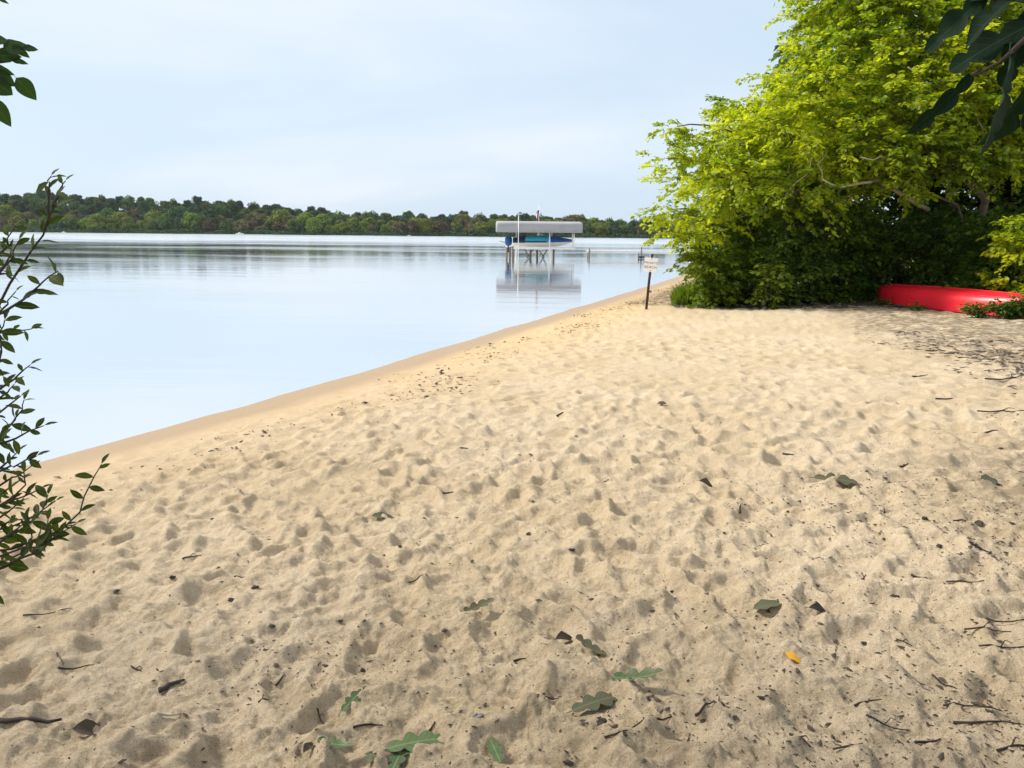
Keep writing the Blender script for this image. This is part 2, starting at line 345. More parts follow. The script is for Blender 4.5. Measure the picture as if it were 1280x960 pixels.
def vnoise(x, y, seed=0):
    xi = np.floor(x).astype(np.int64); yi = np.floor(y).astype(np.int64); fx = x - xi; fy = y - yi
    fx = fx * fx * (3 - 2 * fx); fy = fy * fy * (3 - 2 * fy)
    def h(a, b):
        n = (a * 374761393 + b * 668265263 + seed * 974711) & 0xffffffff
        n = ((n ^ (n >> 13)) * 1274126177) & 0xffffffff
        return ((n ^ (n >> 16)) & 0xffff) / 65535.0
    return (h(xi, yi) * (1 - fx) + h(xi + 1, yi) * fx) * (1 - fy) + (h(xi, yi + 1) * (1 - fx) + h(xi + 1, yi + 1) * fx) * fy
def fbm(x, y, o=4, seed=0):
    s = 0; a = .5
    for k in range(o): s = s + a * (vnoise(x * 2 ** k, y * 2 ** k, seed + k) - .5); a *= .5
    return s

# one sheet of ground: fine under the foreground, coarser with distance and behind the camera
TH = np.concatenate([np.linspace(-180, -46, 60, endpoint=False), np.linspace(-46, 46, 700), np.linspace(46, 180, 60)[1:]]) * math.pi / 180
RR = np.concatenate([np.geomspace(.15, 1.5, 18, endpoint=False), np.geomspace(1.5, 5, 420, endpoint=False), np.geomspace(5, 13, 250, endpoint=False), np.geomspace(13, 60, 110, endpoint=False), np.geomspace(60, 1800, 64)])
TG, RG = np.meshgrid(TH, RR); GX = RG * np.sin(TG); GY = RG * np.cos(TG)
GD = shore_d(GX, GY); GZ = base_h(GX, GY)
H = np.zeros_like(GZ)
H += 0.05 * fbm(GX * .55, GY * .55, 3, 11)
WX = fbm(GX * 6, GY * 6, 3, 31) * .10; WY = fbm(GX * 6, GY * 6, 3, 47) * .10
nst = 9500
srad = np.sqrt(rng.uniform(1.6 ** 2, 24 ** 2, nst)); sth = rng.uniform(R(-45), R(44), nst)
srad[:3000] = np.sqrt(rng.uniform(1.5 ** 2, 8 ** 2, 3000)); order = rng.permutation(nst)
STX, STY = srad * np.sin(sth), srad * np.cos(sth); std = shore_d(STX, STY)
for i in order:
    if std[i] < .75: continue   # no footprints on the wet rim
    r_, th = srad[i], sth[i]
    if rng.random() < .22: a, b_, dep = rng.uniform(.12, .18), rng.uniform(.065, .10), rng.uniform(.022, .042)
    else: a = rng.uniform(.08, .17); b_ = a * rng.uniform(.5, .85); dep = b_ * rng.uniform(.16, .32)
    if std[i] < 1.8: dep *= .45
    ext = a * 2.1
    i0, i1 = np.searchsorted(RR, [r_ - ext, r_ + ext]); j0, j1 = np.searchsorted(TH, [th - ext / r_, th + ext / r_])
    if i1 - i0 < 2 or j1 - j0 < 2: continue
    sl = (slice(i0, i1), slice(j0, j1)); ang = rng.normal(-.35, .75) + (math.pi if rng.random() < .5 else 0)
    ux = GX[sl] + WX[sl] - STX[i]; uy = GY[sl] + WY[sl] - STY[i]; ca, sa = math.cos(ang), math.sin(ang)
    u = (ux * sa + uy * ca) / a; v = (ux * ca - uy * sa) / b_; q = u * u + v * v; rt = np.sqrt(q)
    prof = -dep * np.clip(1 - q, 0, 1) ** .8 * (1 + .35 * u) + .42 * dep * np.exp(-((rt - 1.25) / .28) ** 2)
    H[sl] = H[sl] * (1 - .72 * np.exp(-q * q * .8)) + prof
for _ in range(1):
    H[1:-1] = .25 * H[:-2] + .5 * H[1:-1] + .25 * H[2:]; H[:, 1:-1] = .25 * H[:, :-2] + .5 * H[:, 1:-1] + .25 * H[:, 2:]
dry = sstep(GD, .35, 1.6)
near = 1 - sstep(RG, 3.5, 9)
crumb = np.abs(fbm(GX * 9 + WX * 12, GY * 9 + WY * 12, 4, 71))
H += (.022 * (crumb - .1) + .012 * fbm(GX * 26, GY * 26, 3, 81) * (0.4 + near))
lit_r = sstep(GX - .12 * GY, .6, 2.6)
H += .020 * fbm(GX * 17, GY * 17, 3, 91) * (.35 + lit_r) * near
H += .058 * fbm(GX * 2.6 + WX * 4, GY * 3.4 + WY * 4, 3, 211)
H += .046 * fbm(GX * 5.5 + WX * 5, GY * 5.5 + WY * 5, 6, 61) * (1 - .5 * sstep(RG, 6, 14))
H += .040 * fbm(GX * 13 + WX * 8, GY * 13 + WY * 8, 5, 161) * (.3 + .7 * near)
H += .030 * (.12 - np.abs(fbm(GX * 11 + WX * 9, GY * 11 + WY * 9, 4, 131))) * (.5 + .5 * near)
H += .026 * np.abs(fbm(GX * 34 + WX * 30, GY * 38 + WY * 30, 3, 101)) * (1 - sstep(RG, 4, 10))
fade = (1 - sstep(RG, 28, 45))
H *= dry * fade
H += .016 * fbm(GX * .8, GY * .8, 4, 5) * (1 - dry) * sstep(GD, -1.5, -.3) * fade
GZ = GZ + H
def ground(x, y):
    r_ = math.hypot(x, y); th = math.atan2(x, y)
    i = min(max(np.searchsorted(RR, r_), 1), len(RR) - 1); j = min(max(np.searchsorted(TH, th), 1), len(TH) - 1)
    a = (r_ - RR[i - 1]) / (RR[i] - RR[i - 1]); b = (th - TH[j - 1]) / (TH[j] - TH[j - 1]); a = min(max(a, 0), 1)
    return float((GZ[i-1, j-1] * (1 - a) + GZ[i, j-1] * a) * (1 - b) + (GZ[i-1, j] * (1 - a) + GZ[i, j] * a) * b)
def gpx(px, py):
    """the spot of ground seen at a photo pixel"""
    z = .4
    for _ in range(7):
        p = at_z(px, py, z); z = float(base_h(p.x, p.y))
    p = at_z(px, py, z); p.z = ground(p.x, p.y); return p
nr, ntn = GX.shape
idx = np.arange(nr * ntn).reshape(nr, ntn)
F = np.stack([idx[:-1, :-1], idx[:-1, 1:], idx[1:, 1:], idx[1:, :-1]], -1).reshape(-1, 4)[:, ::-1]
V = np.stack([GX, GY, GZ], -1).reshape(-1, 3)
me = np_mesh('sandy_ground', V, F)
edge = GD + .25 * fbm(GX * 1.2, GY * 1.2, 3, 3)
damp = (1 - sstep(edge, .45, 1.25)) * (GD > -60)
iron = .50 * (1 - sstep(edge, 1.2, 4.2)) * sstep(GY, 4, 16) + .22 * (1 - sstep(edge, .8, 3.0))
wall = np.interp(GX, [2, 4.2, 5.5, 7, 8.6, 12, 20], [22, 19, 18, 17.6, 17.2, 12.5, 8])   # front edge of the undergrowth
hum_dark = sstep(GY - wall + 1.1 * fbm(GX * 1.6, GY * 1.6, 4, 21), -1.0, .5)
hum_dark = np.maximum(hum_dark, sstep(GX - .12 * GY + .9 * fbm(GX * 1.1, GY * 1.1, 4, 23) - 4.2 * sstep(GY, 4.5, 8), 1.3, 3.6) * .85)
hum_dark = np.maximum(hum_dark, .75 * sstep(GX - (4.9 + .12 * (GY - 8)) + 1.5 * fbm(GX * .9, GY * .9, 4, 27), -.2, 1.4))
hum_dark = np.maximum(hum_dark, .30 * (1 - sstep(RG, 2.0, 3.6)))  # ground also darkened close around the camera
hum_dark = np.maximum(hum_dark * sstep(GD, .5, 2), (GY > FAR_Y - 12) * 1.0)
attr(me, 'forest', ((GY > FAR_Y - 12) * 1.0).ravel()); attr(me, 'damp', damp.ravel()); attr(me, 'iron', np.clip(iron, 0, 1).ravel() * (GD > -2).ravel()); attr(me, 'humus_and_dark', np.clip(hum_dark, 0, 1).ravel())
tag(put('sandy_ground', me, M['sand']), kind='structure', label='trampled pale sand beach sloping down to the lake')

# lake
wt = np.linspace(-180, 180, 181) * math.pi / 180; wr = np.concatenate([[0.5], np.geomspace(2, 2200, 150)])
WT, WR = np.meshgrid(wt, wr); LX, LY = WR * np.sin(WT), WR * np.cos(WT); ld = -shore_d(LX, LY)
li = np.arange(LX.size).reshape(LX.shape)
F = np.stack([li[:-1, :-1], li[:-1, 1:], li[1:, 1:], li[1:, :-1]], -1).reshape(-1, 4)[:, ::-1]
me = np_mesh('lake_water', np.stack([LX, LY, np.zeros_like(LX)], -1).reshape(-1, 3), F)
attr(me, 'depth', (.04 + .92 * sstep(ld, .1, 3.6)).ravel()); attr(me, 'far', sstep(LY, 70, 200).ravel())
tag(put('lake_water', me, M['water']), kind='structure', label='calm pale blue lake')

# ---------------------------------------------------------------- foliage makers
LEAF = np.array([(0, 0, 0), (.28, .31, .10), (.70, .27, .09), (1, 0, -.06), (.70, -.27, .09), (.28, -.31, .10)])
def leaf_cloud(P, D, Nn, S, tint, name):
    """many leaves as one mesh: places, pointing directions, normals, lengths"""
    D = D / np.linalg.norm(D, axis=1, keepdims=True); B = np.cross(Nn, D); B /= np.linalg.norm(B, axis=1, keepdims=True) + 1e-9; U = np.cross(D, B)
    V = P[:, None, :] + S[:, None, None] * (LEAF[None, :, 0:1] * D[:, None] + LEAF[None, :, 1:2] * B[:, None] + LEAF[None, :, 2:3] * U[:, None])
    b = np.arange(len(P))[:, None] * 6
    F = np.concatenate([b + np.array([[0, 3, 2, 1]]), b + np.array([[0, 5, 4, 3]])])
    me = np_mesh(name, V.reshape(-1, 3), F); attr(me, 'tint', np.repeat(np.clip(tint, 0, 1), 6)); return me
def boughs_to_leaves(boughs, sprays, leaves, size, origin, name, spray_len=(.35, .8), droop=.15, tint_mu=.5, flat=.6):
    """boughs: (centre, radius); each carries leafy sprays; returns leaf mesh and twig mesh, local to origin"""
    C, Dr, Ln, Tn = [], [], [], []
    for c, r_ in boughs:
        n = max(6, int(sprays * r_ * r_))
        d = rng.normal(size=(n, 3)); d[:, 2] *= .9; d /= np.linalg.norm(d, axis=1, keepdims=True)
        rad = r_ * rng.uniform(.15, 1.0, n) ** .55
        lump = 1 + .35 * np.sin(d @ rng.normal(size=3) * 4 + rng.uniform(0, 6)) * .6
        C.append(np.array(c)[None] + d * (rad * lump)[:, None] * np.array([1, 1, flat])); 
        dd = d + rng.normal(size=(n, 3)) * .45; dd[:, 2] = dd[:, 2] * .5 - droop; Dr.append(dd / np.linalg.norm(dd, axis=1, keepdims=True))
        Ln.append(rng.uniform(*spray_len, n) * min(1.0, .55 + .45 * r_)); Tn.append(np.full(n, tint_mu + rng.normal() * .24) + rng.normal(size=n) * .14)
    C = np.concatenate(C); Dr = np.concatenate(Dr); Ln = np.concatenate(Ln); Tn = np.concatenate(Tn); n = len(C)
    t = np.tile(np.linspace(.1, 1, leaves), n); k = np.repeat(np.arange(n), leaves)
    t = t + rng.normal(size=len(t)) * .04; D = Dr[k]; side = np.cross(D, np.array([0, 0, 1.])); side /= np.linalg.norm(side, axis=1, keepdims=True) + 1e-6
    sg = np.where(np.arange(len(t)) % 2 == 0, 1., -1.) * (1 - .9 * (t > .97))
    P = C[k] + D * (Ln[k] * t)[:, None] + side * (sg * .035)[:, None] + rng.normal(size=(len(t), 3)) * .025
    P[:, 2] -= .18 * Ln[k] * t * t
    LD = D * .7 + side * sg[:, None] * .8 + rng.normal(size=P.shape) * .28; LD[:, 2] -= .22
    NN = np.array([0, 0, 1.]) + rng.normal(size=P.shape) * .45
    S = size * rng.uniform(.5, 1.35, len(t)); tint = Tn[k] + rng.normal(size=len(t)) * .22
    me = leaf_cloud(P - np.array(origin), LD, NN, S, tint, name)
    # twigs: thin three-sided stalks
    a = np.stack([np.cross(Dr, np.array([0, 0, 1.])), np.tile([0, 0, 1.], (n, 1))], 1); tv = []
    for s_, rr in ((0., .006), (1., .002)):
        mid = C + Dr * (Ln * s_)[:, None]; mid[:, 2] -= .18 * Ln * s_ * s_
        for q in range(3):
            an = q * 2.094; tv.append(mid + (a[:, 0] * math.cos(an) + a[:, 1] * math.sin(an)) * rr)
    TV = np.stack(tv, 1) - np.array(origin); b = np.arange(n)[:, None] * 6
    TF = np.concatenate([b + np.array([[q, (q + 1) % 3, 3 + (q + 1) % 3, 3 + q]]) for q in range(3)])
    return me, np_mesh(name + '_twigs', TV.reshape(-1, 3), TF)
def limb(root, a, b, r0, r1, mat, name='limb', sag=.06, amp=.10, n=7):
    pts = jitter_path(a, b, n, amp, sag); rad = [r0 + (r1 - r0) * (i / n) ** .8 for i in range(n + 1)]
    return MB().tube(pts, rad, 7).build(name, mat, root, True), pts
def leafy_tree(name, base, trunk_top, boughs, label, cat, leafm, barkm, sprays, leaves, size, r_trunk, tint_mu=.5, group=None, lean=None):
    base = Vector(base); root = empty(name, base, label, cat, group)
    top = Vector(trunk_top); tp = jitter_path(base - Vector((0, 0, .15)), top, 9, .05)
    rad = [r_trunk * (1.35 if i == 0 else 1 - .72 * i / 9) for i in range(10)]
    MB().tube(tp, rad, 10).build('trunk', barkm, root, True)
    for c, r_ in boughs:
        c = Vector(c); best = min(range(2, 10), key=lambda i: (tp[i] - c).length + max(0, tp[i].z - c.z + .6) * 1.5)
        limb(root, tp[best], c, rad[best] * .42, .014, barkm)
    lm, tm = boughs_to_leaves([(tuple(c), r_) for c, r_ in boughs], sprays, leaves, size, base, name + '_crown', tint_mu=tint_mu)
    cr_ = put('crown', lm, leafm, root); cr_['kind'] = 'stuff'
    tw = put('twigs', tm, barkm, cr_); tw['kind'] = 'stuff'
    return root
def bpx(L): return [(at_y(px, py, y), r_) for px, py, y, r_ in L]

# ---------------------------------------------------------------- big trees at the right
g = lambda x, y: Vector((x, y, ground(x, y)))
B_left = bpx([(833,198,18.6,.42),(846,158,19,.36),(868,225,18.6,.75),(838,262,18.6,.45),(832,290,18.6,.30),(878,285,18.6,.7),(895,180,19,.7),(930,160,19,.8),(930,230,18,1.0),(917,132,19.4,.4),
              (982,102,19.5,.6),(985,165,18,1.1),(1028,62,19.6,.8),(1045,20,20,.7),(1035,110,18.2,1.2),(1000,235,17.6,.9),(960,150,21,1.2),(1030,150,21,1.4),(905,225,20.5,.9),(1072,15,20,.9),(1045,185,17.6,.9),(1060,-40,20.5,1.1)])
bx = at_y(985, 360, 20.3); tb = g(bx.x, bx.y)
tree_left = leafy_tree('leaning_tree', tb, at_y(1000, 90, 20.2), B_left, 'broad yellow-green tree leaning out over the water beyond the white sign', 'tree',
           M['leaf_gold'], M['bark'], 92, 28, .106, .17, .62)
B_right = bpx([(1085,60,18.6,1.2),(1110,140,17.4,1.15),(1085,185,17.2,.8),(1120,5,19,1.4),(1165,80,18,1.3),(1150,190,16.9,.85),(1185,135,17.5,1.1),(1190,195,17,.8),(1230,25,18,1.4),(1250,110,17.3,1.3),
               (1250,185,17,.9),(1090,-55,20,1.5),(1170,-70,20,1.7),(1260,-60,19,1.7),(1330,50,18,1.6),(1340,160,17.5,1.4),(1110,120,21.5,1.7),(1200,120,21.5,1.8),(1290,100,21,1.8),(1120,225,16.9,.6),(1060,-10,19.5,1.1)])
bx = at_y(1216, 360, 18.6); tb = g(bx.x, bx.y)
tree_right = leafy_tree('canopy_tree', tb, at_y(1212, -20, 18.9), B_right, 'tall yellow-green tree with pale trunk standing behind the red canoe', 'tree',
           M['leaf_gold'], M['bark'], 92, 28, .106, .12, .55)
for pts, r0 in [([(1160,262,18),(1120,238,17.4),(1098,226,17),(1075,229,16.9),(1050,234,16.8),(1028,224,16.8)], .055), ([(1075,196,16.6),(1092,200,16.5),(1108,197,16.5),(1120,186,16.5),(1126,178,16.5)], .014),
                ([(1217,120,17.2),(1222,150,16.8),(1230,168,16.6),(1222,186,16.5)], .014), ([(1229,172,16.6),(1240,187,16.5)], .010), ([(1018,190,17),(1012,214,16.9),(998,226,16.8),(986,238,16.8)], .012),
                ([(1028,224,16.8),(1022,205,16.8),(1034,190,16.8)], .012), ([(1108,197,16.5),(1112,186,16.5)], .007), ([(1135,84,16.6),(1150,92,16.7)], .012)]:
    P = [at_y(*p) for p in pts]; Q = [P[0]]
    for a, b in zip(P[:-1], P[1:]): Q += [a.lerp(b, .5) + Vector((random.gauss(0, .02), 0, random.gauss(0, .02))), b]
    MB().tube(Q, [r0 * (1 - .75 * i / (len(Q) - 1)) for i in range(len(Q))], 6).build('bare_branch', M['bark_pale'], tree_right, True)
# trees closing the wood behind them
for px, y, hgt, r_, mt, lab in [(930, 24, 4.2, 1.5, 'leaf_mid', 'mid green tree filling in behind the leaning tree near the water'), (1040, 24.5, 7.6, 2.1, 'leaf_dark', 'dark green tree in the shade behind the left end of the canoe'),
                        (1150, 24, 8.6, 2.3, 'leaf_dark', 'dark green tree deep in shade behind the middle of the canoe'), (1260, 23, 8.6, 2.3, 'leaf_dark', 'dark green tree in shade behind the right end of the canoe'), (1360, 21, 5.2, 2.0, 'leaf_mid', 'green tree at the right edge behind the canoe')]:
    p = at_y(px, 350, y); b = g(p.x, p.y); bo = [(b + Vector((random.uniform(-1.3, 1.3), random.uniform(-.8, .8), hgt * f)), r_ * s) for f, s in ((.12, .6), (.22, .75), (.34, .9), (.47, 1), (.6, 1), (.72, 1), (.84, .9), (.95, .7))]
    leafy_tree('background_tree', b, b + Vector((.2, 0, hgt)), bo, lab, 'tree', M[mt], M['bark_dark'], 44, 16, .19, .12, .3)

# undergrowth in front of the trees
def shrub(name, px, y, hgt, wid, mat, label, tint=.5, dens=150, size=.10, n=9, cat='shrub', group=None, leaves=18):
    p = at_y(px, 360, y); b = g(p.x, p.y); root = empty(name, b, label, cat, group)
    bo = []
    for k in range(n):
        f = (k + .5) / n; a = random.uniform(0, 6.28); rr_ = wid * (.55 + .25 * math.sin(f * 3.1)) * (1 if k else .4)
        c = b + Vector((math.cos(a) * rr_ * .75, math.sin(a) * rr_ * .6, hgt * (.04 + .84 * f)))
        bo.append((c, wid * random.uniform(.48, .68)))
    for c, r_ in bo[:6]:
        limb(root, b + Vector((random.uniform(-.1, .1), random.uniform(-.1, .1), -.08)), c, .022, .006, M['bark_dark'], 'stem', 0, .12, 5)
    lm, tm = boughs_to_leaves([(tuple(c), r_) for c, r_ in bo], dens, leaves, size, b, name + '_leaves', (.22, .5), .05, tint)
    f_ = put('foliage', lm, M[mat], root); f_['kind'] = 'stuff'
    t_ = put('twigs', tm, M['bark_dark'], f_); t_['kind'] = 'stuff'
    return root
shrub('waterside_shrub', 884, 18.3, 1.6, .62, 'leaf_mid', 'green shrub at the water end of the thicket above the grass clump', .75)
shrub('waterside_shrub', 918, 18.8, 2.3, .85, 'leaf_mid', 'rounded shrub between the grass clump and the yellow sapling', .35)
shrub('sapling', 957, 17.4, 1.35, .42, 'leaf_mid', 'small light green sapling standing out in front of the dark thicket', 1.0, 170, .10, 5, 'sapling')
shrub('thicket_shrub', 985, 18.3, 2.2, .9, 'leaf_dark', 'dark green shrub just right of the light green sapling', .7)
shrub('thicket_shrub', 1035, 18.4, 2.5, 1.0, 'leaf_mid', 'leafy green shrub midway between sapling and canoe tip', .1)
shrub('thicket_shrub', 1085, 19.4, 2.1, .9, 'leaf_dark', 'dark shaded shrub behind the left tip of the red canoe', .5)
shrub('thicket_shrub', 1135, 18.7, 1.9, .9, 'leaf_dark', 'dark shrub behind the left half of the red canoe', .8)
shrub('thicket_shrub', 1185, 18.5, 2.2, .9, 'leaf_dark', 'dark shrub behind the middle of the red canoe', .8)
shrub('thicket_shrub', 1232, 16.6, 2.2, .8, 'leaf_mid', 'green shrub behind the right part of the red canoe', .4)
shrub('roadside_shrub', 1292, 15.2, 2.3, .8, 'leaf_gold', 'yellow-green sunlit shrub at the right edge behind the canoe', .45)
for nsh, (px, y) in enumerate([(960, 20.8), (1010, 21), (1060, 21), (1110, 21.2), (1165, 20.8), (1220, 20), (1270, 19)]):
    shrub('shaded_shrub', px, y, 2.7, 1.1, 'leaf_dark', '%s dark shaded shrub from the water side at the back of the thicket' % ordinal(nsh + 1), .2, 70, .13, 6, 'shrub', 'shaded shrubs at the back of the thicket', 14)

# grass clump at the water end
def grass_clump(name, p, wid, hgt, n, label, mat='grass', cat='plant', lean=.35):
    root = empty(name, p, label, cat)
    a = rng.uniform(0, 6.28, n); rr_ = wid * np.sqrt(rng.uniform(0, 1, n)); bx_ = np.cos(a) * rr_; by_ = np.sin(a) * rr_ * .6
    hh = hgt * rng.uniform(.45, 1.1, n) * (1 - .4 * (rr_ / wid) ** 2); ld_ = rng.uniform(0, 6.28, n); ll = rng.uniform(.1, lean * 2, n) * hh; ww = rng.uniform(.006, .014, n)
    gz = np.array([ground(p.x + q, p.y + s) - p.z for q, s in zip(bx_, by_)]) - .02
    V = []; 
    for s, wf in ((0, 1.), (.55, .9), (1, .05)):
        x = bx_ + np.cos(ld_) * ll * s * s; y = by_ + np.sin(ld_) * ll * s * s; z = gz + hh * s * (1 - .15 * s)
        for sg in (-1, 1): V.append(np.stack([x - np.sin(ld_) * ww * wf * sg, y + np.cos(ld_) * ww * wf * sg, z], -1))
    V = np.stack(V, 1); b = np.arange(n)[:, None] * 6
    me = np_mesh(name, V.reshape(-1, 3), np.concatenate([b + np.array([[0, 1, 3, 2]]), b + np.array([[2, 3, 5, 4]])])); attr(me, 'tint', np.repeat(rng.uniform(0, 1, n), 6))
    o = put('blades', me, M[mat], root); o['kind'] = 'stuff'; return root
for px, py, wd, hg, n, lab in [(878, 380, .75, .8, 4200, 'bright green grass clump at the foot of the thicket near the sign'), (910, 380, .7, .9, 3400, 'taller grass clump between the bright clump and the thicket'), (860, 374, .45, .5, 1200, 'low grass tuft nearest the water under the tree')]:
    grass_clump('grass_clump', gpx(px, py), wd, hg, n, lab)

# ---------------------------------------------------------------- far shore woods
def far_crown(kind, hgt, wid, nq, low):
    L = []
    for k in range(46):
        f = random.random(); a = random.uniform(0, 6.28); zz_ = hgt * (low + (1 - low) * (.12 + .76 * f)); prof = math.sin(math.pi * (.18 + .72 * f)) if kind != 'pine' else 1.05 - .8 * f
        rr_ = wid * .5 * prof * math.sqrt(random.random()); L.append((rr_ * math.cos(a), rr_ * math.sin(a), zz_, wid * random.uniform(.10, .20)))
    L = np.array(L); k = rng.integers(0, len(L), nq); d = rng.normal(size=(nq, 3)); d[:, 2] += .25; d /= np.linalg.norm(d, axis=1, keepdims=True)
    P = L[k, :3] + d * L[k, 3:4] * np.array([1, 1, .8]) * rng.uniform(.75, 1.08, (nq, 1))
    Nn = d + rng.normal(size=d.shape) * .5; Dd = rng.normal(size=d.shape)
    return leaf_cloud(P, np.cross(Nn, Dd) + 1e-4, Nn, rng.uniform(.55, 1.1, nq), np.clip(.5 + (rng.normal(size=len(L)) * .25)[k] + rng.normal(size=nq) * .18, 0, 1), 'far_crown')
KIND = {'dark': ('far_dark', 'dark green'), 'mid': ('far_mid', 'mid green'), 'yellow': ('far_yellow', 'yellow-green'), 'rust': ('far_rust', 'rust-brown')}
protos = {}
for kd in KIND:
    for v in range(3):
        hh = random.uniform(8.5, 11); cme = far_crown('pine' if kd == 'dark' and v == 0 else kd, hh, random.uniform(9, 11.5), 3400, .02 if v else .10)
        cme.materials.append(M[KIND[kd][0]])
        tm = MB().tube([(0, 0, -.6), (.1, 0, hh * .4), (0, .1, hh * .8)], [.24, .17, .06], 6); tme = bpy.data.meshes.new('far_trunk'); tme.from_pydata([tuple(q) for q in tm.v], [], tm.f); tme.materials.append(M['bark'])
        protos[(kd, v)] = (cme, tme, hh)
CNT = {}
def far_tree(x, y, kd, v, s, label, group):
    cme, tme, hh = protos[(kd, v)]
    z = float(base_h(np.array(x), np.array(y)))
    if isinstance(label, tuple):
        kk = label; CNT[kk] = CNT.get(kk, 0) + 1; label = '%s %s tree from the left %s the far shore woods' % (ordinal(CNT[kk]), KIND[kk[0]][1], ROWTXT[kk[1]])
    r_ = empty('far_tree', (x, y, z), label, 'tree', group); r_.scale = (s, s, s * random.uniform(.9, 1.1)); r_.rotation_euler.z = random.uniform(0, 6.28)
    for nm, me_ in (('crown', cme), ('trunk', tme)):
        o = bpy.data.objects.new(nm, me_); col.objects.link(o); o.parent = r_
        if nm == 'crown': o['kind'] = 'stuff'
    return r_
def kind_at(x, row):
    px = 640 + x / FAR_Y * FPX; u = random.random()
    rust = {True: .55, False: .08}[(240 < px < 360) or (460 < px < 620) or px < 20]
    if row >= 3: return 'dark' if u < .55 else 'mid'
    if u < rust: return 'rust'
    yl = .6 if (20 < px < 200) or (330 < px < 480) else .34
    return 'yellow' if u < rust + yl * (1 - rust) else ('dark' if u > .80 else 'mid')
ROWTXT = ['at the waterline of', 'just behind the waterline of', 'half way up', 'high up in', 'on the skyline of', 'on the skyline of']
nfar = 0
nu = 18000; ux_ = rng.uniform(-330, 190, nu); uy_ = FAR_Y + rng.uniform(-1.5, 7, nu); uh_ = rng.uniform(0, 1, nu) ** 1.3 * (.5 + 2.4 * vnoise(ux_ * .16, uy_ * .1, 77))
um = leaf_cloud(np.stack([ux_, uy_, base_h(ux_, uy_) + uh_], -1), rng.normal(size=(nu, 3)), rng.normal(size=(nu, 3)) + np.array([0, -.6, .5]), rng.uniform(.6, 1.2, nu), rng.uniform(0, 1, nu) * vnoise(ux_ * .1, uy_ * 0, 9), 'far_undergrowth')
tag(put('far_undergrowth', um, M['far_dark']), 'bushes crowding the waterline below the woods on the far shore', None, None, 'stuff')
for row, (yy, sp, sc) in enumerate([(FAR_Y + 6, 7.6, .72), (FAR_Y + 14, 7.6, .95), (FAR_Y + 30, 8.2, .9), (FAR_Y + 55, 7.8, .92), (FAR_Y + 84, 6.8, .92)]):
    x = -(640 + 14) / FPX * yy
    while x < 150:
        kd = kind_at(x, row); v = random.randrange(3)
        far_tree(x + random.uniform(-1.5, 1.5), yy + random.uniform(-2.5, 3), kd, v, sc * (random.uniform(.66, 1.25) if row < 3 else random.uniform(.9, 1.08)),
                 (kd, row), 'far shore woods, %s row %d' % (kd, row + 1)); nfar += 1
        x += sp * random.uniform(.75, 1.3)
for px, s, kd, v, lab in [(209, 1.45, 'dark', 1, 'dark round-topped pine, tallest above the far shore woods at left'), (228, 1.3, 'dark', 2, 'dark broad pine right beside the tallest pine on the far shore'), (196, 1.1, 'dark', 1, 'dark pine left of the tallest pine on the far shore'),
                      (682, 1.05, 'dark', 1, 'dark round tree rising above the canopy of the boat lift, left one'), (708, 1.0, 'dark', 2, 'dark round tree rising above the right end of the boat lift canopy')]:
    x = (px - 640) / FPX * (FAR_Y + 22); far_tree(x, FAR_Y + 22, kd, v, s, lab, None)

# tiny boats moored under the far woods
for px, s, lab in [(304, .8, 'small white boat moored under the far shore woods, left of centre'), (88, .45, 'tiny white boat far off at the left under the woods'), (512, .4, 'tiny pale boat on the far shore left of the boat lift')]:
    x = (px - 640) / FPX * (FAR_Y - 6); root = empty('moored_boat', (x, FAR_Y - 6, 0), lab, 'boat')
    L = 5.0 * s; rings = []
    for q in np.linspace(-1, 1, 7):
        wv = .9 * s * (1 - max(0, q) ** 2 * .92); rings.append([(x + q * L / 2, FAR_Y - 6 + wv * c, .75 * s * zz_ - .12 + .12 * max(0, q)) for c, zz_ in ((-1, 1), (-.85, .3), (0, 0), (.85, .3), (1, 1))])
    MB().loft(rings, True).build('hull', M['white'], root)
    MB().box((x - .3 * s, FAR_Y - 6, .95 * s), (1.4 * s, 1.3 * s, .7 * s)).build('cabin', M['white'], root)

# ---------------------------------------------------------------- boat lift, boat, piers
LY0 = 63.0
def lx(px, y=LY0): return at_y(px, 300, y).x
def lz(py, px=675, y=LY0): return at_y(px, py, y).z
WLT = empty('boat_lift', (lx(674), LY0 + 1.6, 0), 'white boat lift with long grey canopy standing in the lake', 'boat lift')
x0, x1 = lx(620), lx(728); zt, zb = lz(276.6), lz(290.8); y0, y1 = LY0, LY0 + 3.1
def canopy_ring(x, s):
    cy = (y0 + y1) / 2; h_ = (y1 - y0) / 2 * s; k = zt - (zt - zb) * .18 - (1 - s) * .3
    return [(x, cy - h_, zb + (1 - s) * .25), (x, cy - h_ * 1.0, k - .08), (x, cy - h_ * .93, k + .03), (x, cy - h_ * .5, zt - .05 - (1 - s) * .3), (x, cy, zt - (1 - s) * .3), (x, cy + h_ * .5, zt - .05 - (1 - s) * .3), (x, cy + h_ * .93, k + .03), (x, cy + h_, k - .08), (x, cy + h_, zb + (1 - s) * .25)]
xs = [x0, x0 + .06, x0 + .2] + list(np.linspace(x0 + .9, x1 - .9, 9)) + [x1 - .2, x1 - .06, x1]; ss = [.90, .97, 1] + [1] * 9 + [1, .97, .90]
mbc = MB(); mbc.loft([canopy_ring(x + 0, s) for x, s in zip(xs, ss)], False, False)
for x, s in ((x0, .90), (x1, .90)):
    rg_ = canopy_ring(x, s); mbc.add(rg_, [tuple(range(len(rg_)))])
cv = mbc.build('canopy', M['canvas'], WLT, True); sd = cv.modifiers.new('thick', 'SOLIDIFY'); sd.thickness = .02
for x in np.linspace(x0 + .5, x1 - .5, 8):
    MB().box((x, y0 - .012, (zt + zb) / 2 - .12), (.02, .012, (zt - zb) * .66)).build('canopy_seam', M['canvas'], cv)
